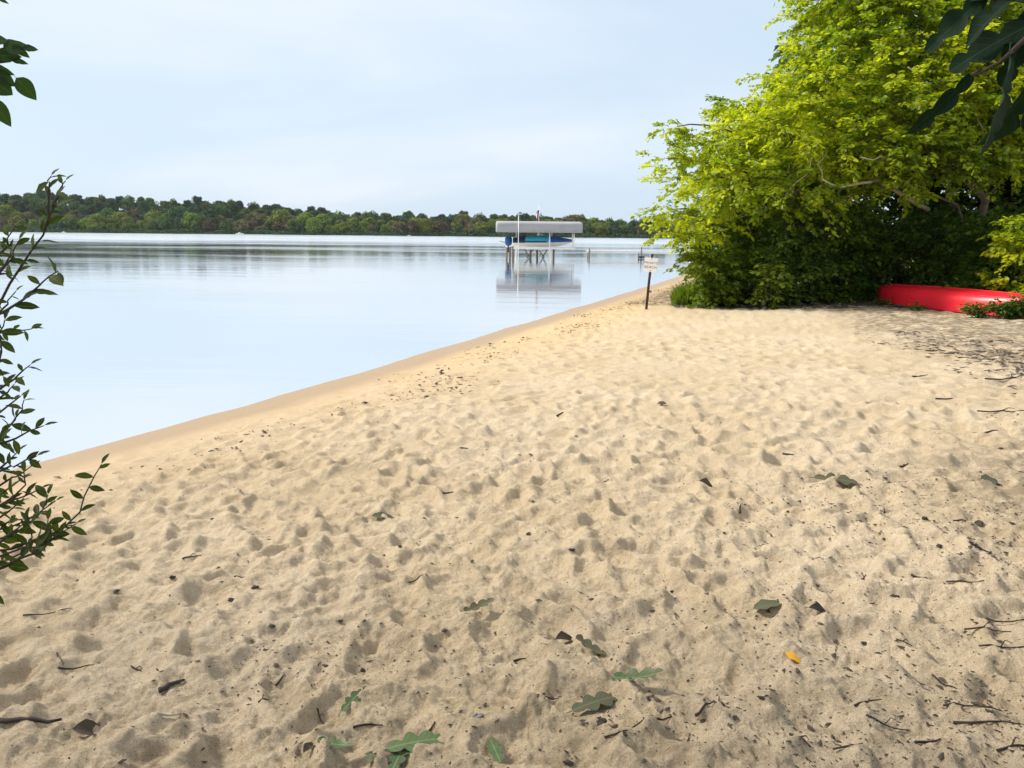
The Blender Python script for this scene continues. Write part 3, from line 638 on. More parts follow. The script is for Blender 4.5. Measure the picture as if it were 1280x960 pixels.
def post(px, ya, py_top, r_, mat, root, name='post', py_pix_bot=None, bot=-2.6):
    x = at_y(px, 300, ya).x; zt_ = at_y(px, py_top, ya).z
    return MB().tube([(x, ya, bot if py_pix_bot is None else at_y(px, py_pix_bot, ya).z), (x, ya, zt_)], r_, 10).build(name, mat, root, True)
ya, yb = LY0 + .25, LY0 + 2.85
for px, yq in ((687, ya), (645.5, yb), (689.6, yb)): post(px, yq, 289, .055, M['white'], WLT)
post(717.5, ya, 289.5, .05, M['white'], WLT, 'post', 310)
post(717.5 - 2, yb, 289.5, .05, M['white'], WLT, 'post', 310)
for yq in (ya, yb):
    MB().box(((lx(642) + lx(719.5)) / 2, yq, lz(310.3)), (lx(719.5) - lx(642), .09, .16)).build('side_beam', M['white'], WLT)
    MB().box(((x0 + x1) / 2, yq - .0, zb + .09), (x1 - x0 - .5, .06, .07)).build('canopy_rail', M['alu'], WLT)
for px in (648, 660, 676, 688, 703, 718): MB().box((lx(px), (ya + yb) / 2, lz(311.8)), (.1, yb - ya - .1, .12)).build('cradle_beam', M['white'], WLT)
for px in np.linspace(626, 722, 7): MB().box((lx(px), (ya + yb) / 2, zb + .2), (.05, yb - ya, .05)).build('canopy_bow', M['alu'], WLT)
for a, b in (((655, 324), (668, 312.5)), ((668, 324), (656, 312.5)), ((676, 324), (686, 312.5)), ((686, 324), (675, 312.5))):
    MB().tube([(lx(a[0]), yb - .3, -.4), (lx(b[0]), yb - .3, lz(b[1]))], .05, 6).build('brace', M['wood'], WLT)
for px in (664, 672.5): MB().tube([(lx(px), LY0 + 1.5, -2.5), (lx(px), LY0 + 1.5, lz(313))], .09, 8).build('support_pile', M['wood'], WLT, True)
# tall pole at the near corner
pw = empty('marker_pole', (lx(648), LY0 - .15, 0), 'tall thin white pole in the water at the near left corner of the boat lift', 'pole')
post(648, LY0 - .15, 268, .034, M['white'], pw, 'shaft'); MB().box((lx(649), LY0 - .15, lz(267.8)), (.5, .08, .06)).build('cross_arm', M['white'], pw)
# mooring piles
for px, pt, lab in [(633.5, 309, 'leftmost weathered wooden pile beside the boat stern'), (637.6, 308.5, 'middle wooden pile beside the boat stern'), (641.6, 308, 'wooden pile nearest the boat lift at its stern'), (692.4, 311, 'dark wooden pile under the right half of the boat lift')]:
    r_ = empty('mooring_pile', (lx(px), LY0 + .6, 0), lab, 'pile', 'mooring piles at the boat lift'); post(px, LY0 + .6, pt, .085, M['wood'], r_, 'pile_shaft'); post(px, LY0 + .6, pt - .9, .095, M['white'], r_, 'pile_cap', pt)
# boat, bow to the right
by = (ya + yb) / 2; bt = empty('motorboat', (lx(676), by, lz(309)), 'cream motorboat under blue and teal covers sitting on the boat lift', 'boat')
xs_, xb_ = lx(641), lx(718.5); Lb = xb_ - xs_; zk, zg = lz(309.2), lz(301.8)
def bring(t):
    wv = 1.05 * (1 - max(0, (t - .35) / .65) ** 2.2 * .985); k = zk + max(0, (t - .55) / .45) ** 2.4 * (zg - zk) * .95; g_ = zg + .12 * t ** 2; x = xs_ + t * Lb
    return [(x, by - wv, g_), (x, by - wv * .97, (g_ + k) / 2 + .1 * (g_ - k)), (x, by - wv * .72, k + .18 * (g_ - k)), (x, by, k), (x, by + wv * .72, k + .18 * (g_ - k)), (x, by + wv * .97, (g_ + k) / 2 + .1 * (g_ - k)), (x, by + wv, g_)]
ts = [0, .15, .3, .45, .58, .7, .8, .88, .94, .98, 1.0]
hl = MB().loft([bring(t) for t in ts], True).build('hull', M['hull'], bt, True)
MB().loft([[(p.x, p.y, p.z) for p in map(Vector, (r_[0], r_[1]))] for r_ in [[(x, y - .012, z) for x, y, z in bring(t)] for t in ts[:-1]]], False, False).build('rub_rail', M['hull'], hl)
def cover(t0, t1, name, mat, hfun, grow, cut=0.0):
    rings = []
    for t in np.linspace(t0, t1, 9):
        r_ = bring(t); wv = by - r_[0][1] + grow; g_ = r_[0][2]; hh = hfun(t)
        rings.append([(r_[0][0], by - wv, g_ - .13), (r_[0][0], by - wv, g_ + .02), (r_[0][0], by - wv * .75, g_ + hh * .72), (r_[0][0], by - wv * .3, g_ + hh), (r_[0][0], by + wv * .3, g_ + hh), (r_[0][0], by + wv * .75, g_ + hh * .72), (r_[0][0], by + wv, g_ + .02), (r_[0][0], by + wv, g_ - .13)])
    return MB().loft(rings, False).build(name, mat, bt, True)
cover(0, .22, 'stern_cover', M['navy'], lambda t: .28 + .5 * t, .03)
cover(.20, .62, 'cockpit_cover', M['teal'], lambda t: .42 - .9 * (t - .42) ** 2, .05)
cover(.60, .975, 'bow_cover', M['blue'], lambda t: .38 * max(0, 1 - (t - .6) / .4) + .05, .04)
MB().loft([[(xs_ + t * Lb, by - 1.115, zg + a) for a in (-.08, .03)] for t in (.10, .25, .4, .55)], False, False).build('cover_stripe', M['navy'], bt)
om = MB(); ox = xs_ - .35
om.loft([[(ox + c * .30 * s, by + d_ * .24 * s, z) for c, d_ in ((-1, -.8), (0, -1), (1, -.8), (1, .8), (0, 1), (-1, .8))] for z, s in ((zg - .35, .6), (zg - .25, .9), (zg + .05, 1.0), (zg + .25, .92), (zg + .34, .6))], True).build('outboard_motor', M['blue'], bt, True)
MB().box((ox, by, zg - .62), (.2, .12, .6)).build('outboard_leg', M['black'], bt)
MB().tube([(ox - .25, by - .1, zg - .12), (ox - .75, by - .15, zg - .02)], [.03, .02], 6).build('tiller', M['black'], bt)
MB().tube([(lx(672), by, zg + .4), (lx(673), by, zg + .62), (lx(680), by, zg + .5)], .05, 6).build('windscreen_rail', M['white'], bt)
# flagpole behind the lift
yf = LY0 + 4.2; fx = at_y(673.2, 300, yf).x; fp = empty('flagpole', (fx, yf, 0), 'flagpole with limp red and white striped flag behind the boat lift canopy', 'flagpole')
zft = at_y(673.2, 257, yf).z
MB().tube([(fx, yf, -2.6), (fx, yf, zft)], [.04, .018], 8).build('pole', M['alu'], fp, True)
MB().tube([(fx, yf, zft), (fx, yf, zft + .05), (fx, yf, zft + .1)], [.02, .05, .01], 8).build('finial', M['alu'], fp, True)
zf1, zf0 = at_y(673, 262, yf).z, at_y(673, 279, yf).z
def fold(s, z): return (fx - .03 - .20 * s * (1 - .45 * z) + .04 * math.sin(z * 7 + s * 9), yf - .06 + .12 * math.sin(s * 13 + z * 2), zf1 + (zf0 - zf1) * z - .12 * s)
nS = 9
fl = MB()
for k in range(nS):
    st = MB().loft([[fold(k / nS + j / (nS * 3), z) for j in range(4)] for z in np.linspace(.0 if k % 2 else .02, 1, 10)], False, False)
    st.build('flag_stripe', M['flag_red' if k % 2 == 0 else 'flag_white'], fp, True)
MB().loft([[(q[0], q[1] - .03, q[2]) for q in (fold(j / 6 * .6, z) for j in range(5))] for z in np.linspace(.02, .38, 5)], False, False).build('flag_canton', M['flag_blue'], fp, True)
# pier from the right shore towards the lift
yp = 66.0; pr_ = empty('pier', (lx(800, yp), yp, 0), 'low white pier running from the right shore towards the boat lift', 'pier')
xa, xe = at_y(735, 300, yp).x, at_y(905, 300, yp).x; zp = at_y(770, 314.6, yp).z
L_ = xe - xa; nb = 26
bm_ = None
for k in range(nb):
    x = xa + (k + .5) * L_ / nb
    if bm_ is None:
        o = MB().box((x, yp + .55, zp + .06), (L_ / nb - .025, 1.2, .045)).build('deck_board', M['deck'], pr_); bm_ = o.data; ox0 = x
    else:
        o = bpy.data.objects.new('deck_board', bm_); col.objects.link(o); o.parent = pr_; o.location = (x - ox0, 0, random.uniform(-.004, .004))
for dy_ in (0, 1.1): MB().box(((xa + xe) / 2, yp + dy_, zp - .045), (L_, .05, .16)).build('side_rail', M['deck'], pr_)
for px, up in ((737, .25), (802, .42), (868, .02)):
    x = at_y(px, 300, yp).x
    for dy_ in (-.10, 1.25):
        c_ = MB().tube([(x, yp + dy_, -2.6), (x, yp + dy_, zp + up * (dy_ < 0) + .02)], .055, 8).build('pile', M['wood' if up > .1 else 'white'], pr_, True)
MB().box((at_y(802, 300, yp).x, yp - .22, .12), (.5, .12, .14)).build('bumper', M['black'], pr_)

# ---------------------------------------------------------------- private beach sign
pb = gpx(807, 387); sg = empty('beach_sign', pb, 'white notice on a leaning dark post at the water side of the beach', 'sign')
tp_ = at_y(815.5, 317.5, pb.y); ax_ = (tp_ - pb)
MB().box((0, 0, 0), (.045, .012, 1)).v
def sign_pt(u, v, off=0.0):                       # u across, v along the post (metres from the plate's middle), tilted with the post
    upv = ax_.normalized(); rt = Vector((1, -.36, -.11)); rt = (rt - upv * rt.dot(upv)).normalized(); nn = upv.cross(rt); nn = -nn if nn.y > 0 else nn
    mid = pb + ax_ * ((387 - 331) / (387 - 317.5)); return mid + rt * u + upv * v + nn * (.022 + off), rt, upv, nn
mbp = MB()
prof = [(-.03, 0), (-.03, .004), (-.008, .004), (-.008, .024), (.008, .024), (.008, .004), (.03, .004), (.03, 0)]     # steel T-post section
mbp.loft([[(b_.x + u, b_.y - v, b_.z) for u, v in prof] for b_ in (pb - Vector((0, 0, .3)), pb + ax_ * .5, tp_)], True).build('post', M['post'], sg)
for k in range(14):
    c = pb + ax_ * (.06 + k * .065); MB().box((c.x, c.y - .028, c.z), (.016, .008, .012)).build('post_stud', M['post'], sg)
c0 = pb + ax_ * .32; MB().box((c0.x + .04, c0.y - .02, c0.z), (.10, .02, .03)).build('post_cleat', M['post'], sg)
W2, H2 = .158, .168
mbs = MB(); V = []
for off in (0, .006):
    for u, v in ((-W2 + .012, -H2), (W2 - .012, -H2), (W2, -H2 + .012), (W2, H2 - .012), (W2 - .012, H2), (-W2 + .012, H2), (-W2, H2 - .012), (-W2, -H2 + .012)): V.append(sign_pt(u, v, off)[0])
mbs.add(V, [tuple(range(7, -1, -1)), tuple(range(8, 16))] + [(i, (i + 1) % 8, 8 + (i + 1) % 8, 8 + i) for i in range(8)])
plate = mbs.build('sign_plate', M['sign_white'], sg)
c_, rt, upv, nn = sign_pt(0, 0, .0085)
def letters(txt, u, v, size):
    cu = bpy.data.curves.new('sign_letters', 'FONT'); cu.body = txt; cu.size = size; cu.align_x = 'CENTER'; cu.align_y = 'CENTER'; cu.extrude = .0008; cu.space_character = 1.15; cu.offset = .0008
    tmp = bpy.data.objects.new('tmp', cu); col.objects.link(tmp); dg = bpy.context.evaluated_depsgraph_get(); me = bpy.data.meshes.new_from_object(tmp.evaluated_get(dg)); bpy.data.objects.remove(tmp)
    me.name = 'sign_letters'; me.materials.clear(); o = bpy.data.objects.new('lettering', me); col.objects.link(o); me.materials.append(M['sign_red']); o.parent = plate
    p, a, b, c = sign_pt(u, v, .0085); o.matrix_local = Matrix.Translation(-world_loc(plate)) @ Matrix(((a.x, b.x, c.x, p.x), (a.y, b.y, c.y, p.y), (a.z, b.z, c.z, p.z), (0, 0, 0, 1)))
letters('PRIVATE', 0, .045, .075); letters('BEACH', 0, -.055, .085)
for v in (.145, -.145):
    p, a, b, c = sign_pt(0, v, .008); MB().tube([p, p + c * .006], .009, 8).build('bolt', M['post'], plate)

# ---------------------------------------------------------------- upturned red canoe
A = gpx(1096, 379); Bq = gpx(1272, 398.5)
dirc = Vector((Bq.x - A.x, Bq.y - A.y, 0)).normalized(); Lc = 4.5; nrm = Vector((-dirc.y, dirc.x, 0))
A = A + nrm * .30 - dirc * .42; co = empty('upturned_canoe', (A.x, A.y, ground(A.x, A.y)), 'bright red canoe lying upside down below the thicket', 'canoe')
def gz_line(t):
    p = A + dirc * t * Lc; return float(base_h(p.x, p.y)) + .02
def cring(t, grow=0.0):
    s = abs(2 * t - 1); wv = .42 * (1 - s ** 3.2) + .012; hgt = .43 - .03 * s ** 2
    if s > .93: hgt *= 1 - .88 * ((s - .93) / .07) ** 1.25
    c = A + dirc * (t * Lc); c.z = 0.0; zb_ = gz_line(t) - .02
    pts = []
    for k in range(15):
        a = math.pi * k / 14; cx = math.cos(a); sx = math.sin(a)
        u = wv * (abs(cx) ** .62) * (1 if cx > 0 else -1); z = hgt * (sx ** .62) * (1 if sx > 0 else 0)
        if k == 7: z += .016 * (1 - s ** 6)
        p = c + nrm * -u * (1 + grow) + Vector((0, 0, zb_ + z + (0.004 if grow else 0))); pts.append(p)
    return pts
tsc = list(np.linspace(0, .06, 7)) + list(np.linspace(.1, .9, 22)) + list(np.linspace(.94, 1, 7))
hull = MB().loft([cring(t) for t in tsc], False).build('hull', M['red'], co, True)
# gunwale rims, keel strip and chine creases
for side in (0, -1):
    pts = [cring(t)[side] + Vector((0, 0, .012)) - nrm * (.012 if side == 0 else -.012) for t in np.linspace(.01, .99, 30)]
    MB().tube(pts, .017, 6).build('gunwale', M['red_dark'], co, True)
MB().tube([cring(t)[7] + Vector((0, 0, .002)) for t in np.linspace(.03, .97, 30)], .012, 6).build('keel_strip', M['red'], co, True)
for kk in (4, 10):
    MB().tube([cring(t)[kk] + Vector((0, 0, -.001)) for t in np.linspace(.1, .9, 30)], .009, 6).build('chine_ridge', M['red'], co, True)
for t in (.012, .988): MB().tube([cring(t)[7] + Vector((0, 0, -.01)), cring(t)[7] + dirc * (.03 if t > .5 else -.03) + Vector((0, 0, -.05))], .012, 6).build('end_loop', M['black'], co, True)
# pale stick leaning into the thicket beside it
s0 = gpx(1096, 372); s1 = at_y(1081, 342, s0.y + .25)
o = MB().tube([s0 - Vector((0, 0, .05)), s0.lerp(s1, .5) + Vector((.01, 0, .0)), s1], [.012, .011, .009], 6).build('leaning_stick', M['bark_pale'], None, True, tuple(s0))
tag(o, 'thin pale stick leaning up beside the left tip of the red canoe', 'stick')

# ---------------------------------------------------------------- leaf objects (shared meshes)
def strip_leaf(name, wfun, n, fold=.25, curl=.25, twist=0.0, stalk=.12):
    V = []; F = []
    for i in range(n + 1):
        t = i / n; wl, wr_ = wfun(t, 0), wfun(t, 1); x = t; zc = -curl * t * t; tw = twist * t
        for w_, s in ((wl, 1), (0, 0), (wr_, -1)):
            y = w_ * s * math.cos(fold); z = zc + w_ * math.sin(fold) + y * tw + .035 * math.sin(t * 17 + s) * w_ * 3
            V.append((x, y, z))
        if i:
            b = (i - 1) * 3; F += [(b, b + 1, b + 4, b + 3), (b + 1, b + 2, b + 5, b + 4)]
    # stalk
    b = len(V); V += [(-stalk, .006, .01), (-stalk, -.006, .01), (.0, -.008, 0), (.0, .008, 0), (-stalk, 0, -.006), (0, 0, -.012)]
    F += [(b, b + 1, b + 2, b + 3), (b + 1, b + 4, b + 5, b + 2), (b + 4, b, b + 3, b + 5)]
    me = bpy.data.meshes.new(name); me.from_pydata(V, [], F); me.update(); me.polygons.foreach_set('use_smooth', np.ones(len(F), bool)); return me
ell = lambda wd, pk=.45: (lambda t, s: wd * max(0, math.sin(math.pi * t ** (math.log(.5) / math.log(pk)))) ** .9)
def oakw(ph=0.0, lobes=3.0, wd=.30):
    def f(t, s):
        if t <= 0 or t >= 1: return .004
        env = wd * math.sin(math.pi * min(1, (.06 + .94 * t) ** .85)) ** .55 * (.62 + .55 * t)
        return max(.012, env * (.30 + .70 * abs(math.sin(math.pi * lobes * t + ph + .25 * s)) ** .55))
    return f
LM = dict(shrub=[strip_leaf('shrub_leaf', ell(.21, .5), 6, f, c) for f, c in ((.3, .2), (.15, .35), (.5, .1))], oak=[strip_leaf('oak_leaf', oakw(p_, lb), 40, f, c, tw) for p_, lb, f, c, tw in ((0, 2.6, .35, .35, .2), (.5, 2.8, .6, .5, -.3), (.2, 2.5, .2, .2, .0))], floor=[strip_leaf('oak_leaf', oakw(p_, 3.6, .25), 40, f, c, tw) for p_, f, c, tw in ((0, .12, .10, .05), (.5, .45, -.35, -.25), (.2, .05, .16, .0))],
          maple=[strip_leaf('broad_leaf', ell(.27, .40), 8, .25, .15), strip_leaf('broad_leaf', ell(.30, .38), 8, .1, .3)], chip=[strip_leaf('leaf_scrap', ell(.34, .5), 5, .6, .5)])
COP = {}
def leaf_obj(name, me, mat, base, tip, nrm_hint, parent=None, smooth=True, width=1.0):
    key = (me.name, mat.name)
    if key not in COP: c = me.copy(); c.materials.clear(); c.materials.append(mat); COP[key] = c
    o = bpy.data.objects.new(name, COP[key]); col.objects.link(o); base = Vector(base); d = Vector(tip) - base; L = d.length; d /= L
    n_ = Vector(nrm_hint); n_ = (n_ - d * n_.dot(d)); n_ = n_.normalized() if n_.length > 1e-4 else d.orthogonal().normalized(); b = n_.cross(d)
    W = Matrix(((d.x * L, b.x * L * width, n_.x * L, base.x), (d.y * L, b.y * L * width, n_.y * L, base.y), (d.z * L, b.z * L * width, n_.z * L, base.z), (0, 0, 0, 1)))
    if parent is not None: o.parent = parent; o.matrix_local = Matrix.Translation(-world_loc(parent)) @ W
    else: o.matrix_world = W
    return o

# ---------------------------------------------------------------- shrub at the left edge, close to the camera
SD = 1.95
sb = Vector((-2.02, 1.55, 0)); sb.z = ground(sb.x, sb.y)
ls = empty('lakeside_shrub', sb, 'slender leafy shrub at the left edge close to the camera', 'shrub')
def sp(px, py, dd=0.0): return at_dist(px, py, SD + dd)
def twig_part(pts, r0, r1, name='twig'):
    Q = [pts[0]]
    for a, b in zip(pts[:-1], pts[1:]): Q += [a.lerp(b, .5) + Vector((random.gauss(0, .004),) * 3), b]
    MB().tube(Q, [r0 + (r1 - r0) * i / (len(Q) - 1) for i in range(len(Q))], 6).build(name, M['bark_dark'], ls, True); return Q
nleaf = 0
def dress(Q, every, size, first=0.0):
    global nleaf
    d = [0.0]
    for a, b in zip(Q[:-1], Q[1:]): d.append(d[-1] + (b - a).length)
    s = first + every * .5; k = 0
    while s < d[-1]:
        i = next(q for q in range(1, len(d)) if d[q] >= s); f = (s - d[i - 1]) / max(1e-6, d[i] - d[i - 1]); p = Q[i - 1].lerp(Q[i], f); t = (Q[i] - Q[i - 1]).normalized()
        sd_ = t.cross(Vector((.2, -1, .3))).normalized() * (1 if k % 2 else -1); dv = (t * random.uniform(.3, .9) + sd_ * random.uniform(.5, 1) + Vector((random.gauss(0, .3), random.gauss(0, .5), random.gauss(-.05, .3)))).normalized()
        leaf_obj('leaf', random.choice(LM['shrub']), M['shrub_leaf'], p, p + dv * size * 1.18 * random.uniform(.55, 1.2), Vector((random.gauss(0, .6), random.gauss(-.7, .6), .8)), ls); nleaf += 1
        s += every * .82 * random.uniform(.6, 1.5); k += 1
    t = (Q[-1] - Q[-2]).normalized(); leaf_obj('leaf', LM['shrub'][0], M['shrub_leaf'], Q[-1], Q[-1] + t * size * .8, (0, -.4, 1), ls); nleaf += 1
main = [sb - Vector((0, 0, .08)), sp(-120, 700), sp(-70, 520), sp(-25, 420), sp(12, 355), sp(40, 312), sp(58, 283), sp(66, 262), sp(70, 248)]
Q = twig_part(main, .0042, .0010, 'stem'); dress(Q[8:], .019, .042)
st2 = [sb - Vector((.02, .03, .08)), sp(-140, 820, .1), sp(-90, 720, .1), sp(-50, 600, .05), sp(-30, 520, .0), sp(-14, 450)]
Q = twig_part(st2, .007, .002, 'stem'); dress(Q[4:], .022, .040)
st3 = [sb - Vector((-.03, .0, .08)), sp(-120, 880, -.1), sp(-60, 800, -.1), sp(-20, 740, -.1), sp(-5, 690, -.1)]
Q = twig_part(st3, .007, .002, 'stem'); dress(Q[4:], .03, .038)
SUBS = [([(58,283),(60,262),(61,240),(62,228),(64,220)], .018, .030), ([(68,258),(73,246),(78,232),(82,226)], .020, .030), ([(-10,395),(8,388),(30,374),(48,358),(62,345),(73,340)], .022, .040), ([(-15,430),(2,414),(22,412),(40,411)], .02, .030),
        ([(-30,500),(0,486),(18,474),(30,462),(38,456)], .024, .032), ([(-30,520),(-4,500),(10,490),(18,480)], .026, .032), ([(-30,560),(0,548),(16,528),(28,512),(30,500)], .020, .034), ([(-40,580),(0,554),(20,548),(38,538),(55,532)], .018, .034), ([(-40,610),(-8,590),(14,582),(34,574),(46,570)], .017, .034),
        ([(-20,720),(20,700),(50,690),(75,664),(100,640),(118,595),(127,580)], .026, .034), ([(-20,690),(10,672),(30,660),(52,640),(60,618)], .016, .032), ([(-30,650),(0,632),(18,620),(32,606),(30,590)], .016, .032), ([(40,692),(56,680),(64,664),(60,650)], .014, .032), 
        ([(-20,350),(0,340),(16,322),(24,300)], .018, .036), ([(-40,470),(-16,440),(-4,420),(6,400)], .016, .036), ([(20,700),(34,690),(40,672),(36,655)], .013, .032), ([(-30,600),(-10,570),(2,548)], .018, .034), ([(-25,640),(0,655),(15,650),(34,648)], .016, .03), ([(-20,420),(-6,408),(2,440),(4,470)], .018, .032)] + [([(-30,y0+30),(-2,y0+12),(x1*.5,y0),(x1,y0-e)], .024, .024) for y0,x1,e in ((690,60,14),(676,84,20),(662,40,16),(650,70,24),(636,30,14),(622,52,12),(608,28,10),(596,40,14),(575,24,12),(535,20,14),(505,26,10),(668,24,6),(684,96,30),(380,20,16),(330,14,20),(306,20,24))]
for pp, ev, sz in SUBS:
    dd = random.uniform(-.12, .12); Q = twig_part([sp(x, y, dd) for x, y in pp], .0032, .0010); dress(Q, ev, sz, .01)

# ---------------------------------------------------------------- trees beside the camera whose leaves hang into the picture
def canopy_tree(name, base, top, boughs, label, leafm, size=.13, dens=26, leaves=16, rt=.2):
    base = Vector(base); base.z = ground(base.x, base.y)
    return leafy_tree(name, base, top, [(Vector(c), r_) for c, r_ in boughs], label, 'tree', leafm, M['bark'], dens, leaves, size, rt, .4)
oak = canopy_tree('overhanging_oak', (3.6, -2.6, 0), (2.6, -1.6, 7.0), [((2.2, -1.2, 4.6), 1.2), ((3.6, .4, 4.7), 1.2), ((.8, -1.8, 4.9), 1.3), ((3.2, -2.0, 5.8), 1.5), ((1.4, -.4, 5.6), 1.2), ((4.8, -1, 4.8), 1.4), ((2.4, -3.6, 4.6), 1.5), ((4.9, 1.3, 5.4), 1.1), ((2.8, -1.5, 7), 1.4), ((5.2, -3, 5.0), 1.6), ((.2, -3.4, 4.6), 1.4)],
                  'dark green oak overhanging the camera, its lobed leaves hanging in at the top right', M['leaf_oak'])
SHB = [((-5.2, 0.2, 5.2), 1.2), ((-6.4, 1.8, 5.4), 1.2), ((-4.4, 2.0, 6.4), 1.2), ((-6.0, -1.4, 5.0), 1.3)]
for tx in np.linspace(-3.2, 3.6, 7):  # unseen boughs added along the sun's line to shade the near sand
    for ty in (1.0, 2.1):
        hz = random.uniform(5.2, 6.6); k_ = (hz - .5) / math.tan(R(SUN_EL)); px_, py_ = tx + random.uniform(-.3, .3), ty + random.uniform(-.25, .25)
        SHB.append(((px_ + math.sin(R(SUN_AZ)) * k_, py_ + math.cos(R(SUN_AZ)) * k_, hz), random.uniform(.6, .9)))
maple = canopy_tree('overhanging_tree', (-5.2, .9, 0), (-4.9, 3.0, 8.0), SHB,
                    'tree beside the camera, a few pointed green leaves showing at the top left', M['leaf_oak'], .13, 5, 14, .22)
def hang_branch(root, pts, r0, mat='bark_dark'):
    MB().tube(pts, [r0 * (1 - .8 * i / (len(pts) - 1)) for i in range(len(pts))], 7).build('branch', M[mat], root, True)
D1 = 1.15
q = lambda px, py, d=D1: at_dist(px, py, d)
hang_branch(oak, [Vector((2.5, -.9, 4.5)), Vector((1.7, .2, 3.5)), q(1420, -60), q(1330, 5), q(1280, 50), q(1250, 78), q(1222, 92), q(1212, 96)], .006)
for (bx_, by_), (tx, ty), hint, v, wd, dd in [((1214, 94), (1150, 162), (.45, -.5, .6), 1, .75, 0), ((1235, -6), (1160, 52), (.5, -.45, .65), 0, .95, .02), ((1262, 68), (1252, 190), (.75, -.65, .1), 2, 1.15, -.02), ((1290, 30), (1188, 78), (.1, -.75, .6), 2, 1.05, .06),
                                          ((1300, -20), (1205, 20), (.2, -.5, .8), 1, 1.1, .05), ((1310, 60), (1268, 180), (.3, -.9, .2), 1, 1.2, .04), ((1320, 20), (1240, -30), (.2, -.6, .7), 0, 1.1, .03), ((1290, 10), (1262, 100), (-.2, -.9, .3), 0, 1.0, .08), ((1330, 70), (1290, 160), (0, -.9, .3), 2, 1.0, .0)]:
    b0, t0 = q(bx_, by_, D1 + dd), q(tx, ty, D1 + dd - .03); leaf_obj('hanging_leaf', LM['oak'][v], M['oak_leaf'], b0, t0, hint, oak, True, wd * .85)
    MB().tube([b0, b0.lerp(q(1290, 45), .18)], .0015, 5).build('leaf_stalk', M['bark_dark'], oak, True)
D2 = 1.75
q2 = lambda px, py, d=D2: at_dist(px, py, d)
hang_branch(maple, [Vector((-5.0, 1.6, 3.9)), Vector((-3.4, 1.6, 3.5)), q2(-200, 0), q2(-60, 60), q2(-10, 78), q2(12, 76), q2(24, 70)], .008)
for b0, t0, hint, v, wd in [((4, 62), (34, 52), (.1, -.5, .8), 1, 1.3), ((28, 60), (48, 61), (.1, -.5, .8), 0, 1.1), ((12, 74), (36, 79), (.1, -.4, .8), 0, .8), ((-16, 84), (19, 92), (.2, -.6, .7), 0, .9), ((-10, 100), (17, 118), (.1, -.8, .5), 1, 1.6), ((20, 97), (47, 125), (.3, -.7, .6), 1, 1.1), ((-12, 122), (14, 159), (.3, -.8, .4), 0, 1.0), ((-20, 50), (10, 46), (0, -.5, .8), 1, 1.2), ((-14, -8), (12, 4), (0, -.6, .7), 0, .6), ((-6, 70), (26, 66), (.1, -.5, .8), 1, 1.2), ((-8, 88), (20, 108), (.1, -.5, .8), 0, 1.2), ((14, 56), (38, 72), (.1, -.5, .8), 0, .9)]:
    leaf_obj('hanging_leaf', LM['maple'][v], M['maple_leaf'], q2(*b0), q2(*t0), (hint[0], -1.0, .35), maple, True, wd)

# ---------------------------------------------------------------- things lying on the sand
def ground_leaf(px, py, lpx, ang, me, mat, label, lift=.012, name='fallen_leaf', width=1.0, cat='leaf', group=None, tilt=.0):
    p = gpx(px, py); dist = (p - Vector((0, 0, CAMZ))).length; L = lpx * dist / FPX * 1.15; a = R(ang); d = Vector((math.cos(a), math.sin(a), 0)); b0 = p - d * L * .5; t0 = p + d * L * .5
    sd_ = Vector((-d.y, d.x, 0)) * L * .2; gz_ = lambda u: max(ground(u.x + e * sd_.x, u.y + e * sd_.y) for e in (-1, 0, 1))
    zm_ = [gz_(b0.lerp(t0, e)) for e in (0, .5, 1)]; b0.z = .5 * (zm_[0] + max(zm_[0], zm_[1])) + lift; t0.z = .5 * (zm_[2] + max(zm_[1], zm_[2])) + lift + tilt * L
    nn_ = Vector((random.gauss(0, .15), random.gauss(-.2, .15), 1))
    o = leaf_obj(name, me, mat, b0, t0, nn_, None, True, width); return tag(o, label, cat, group)
LO, LC, LMp = LM['floor'], LM['chip'][0], LM['maple']
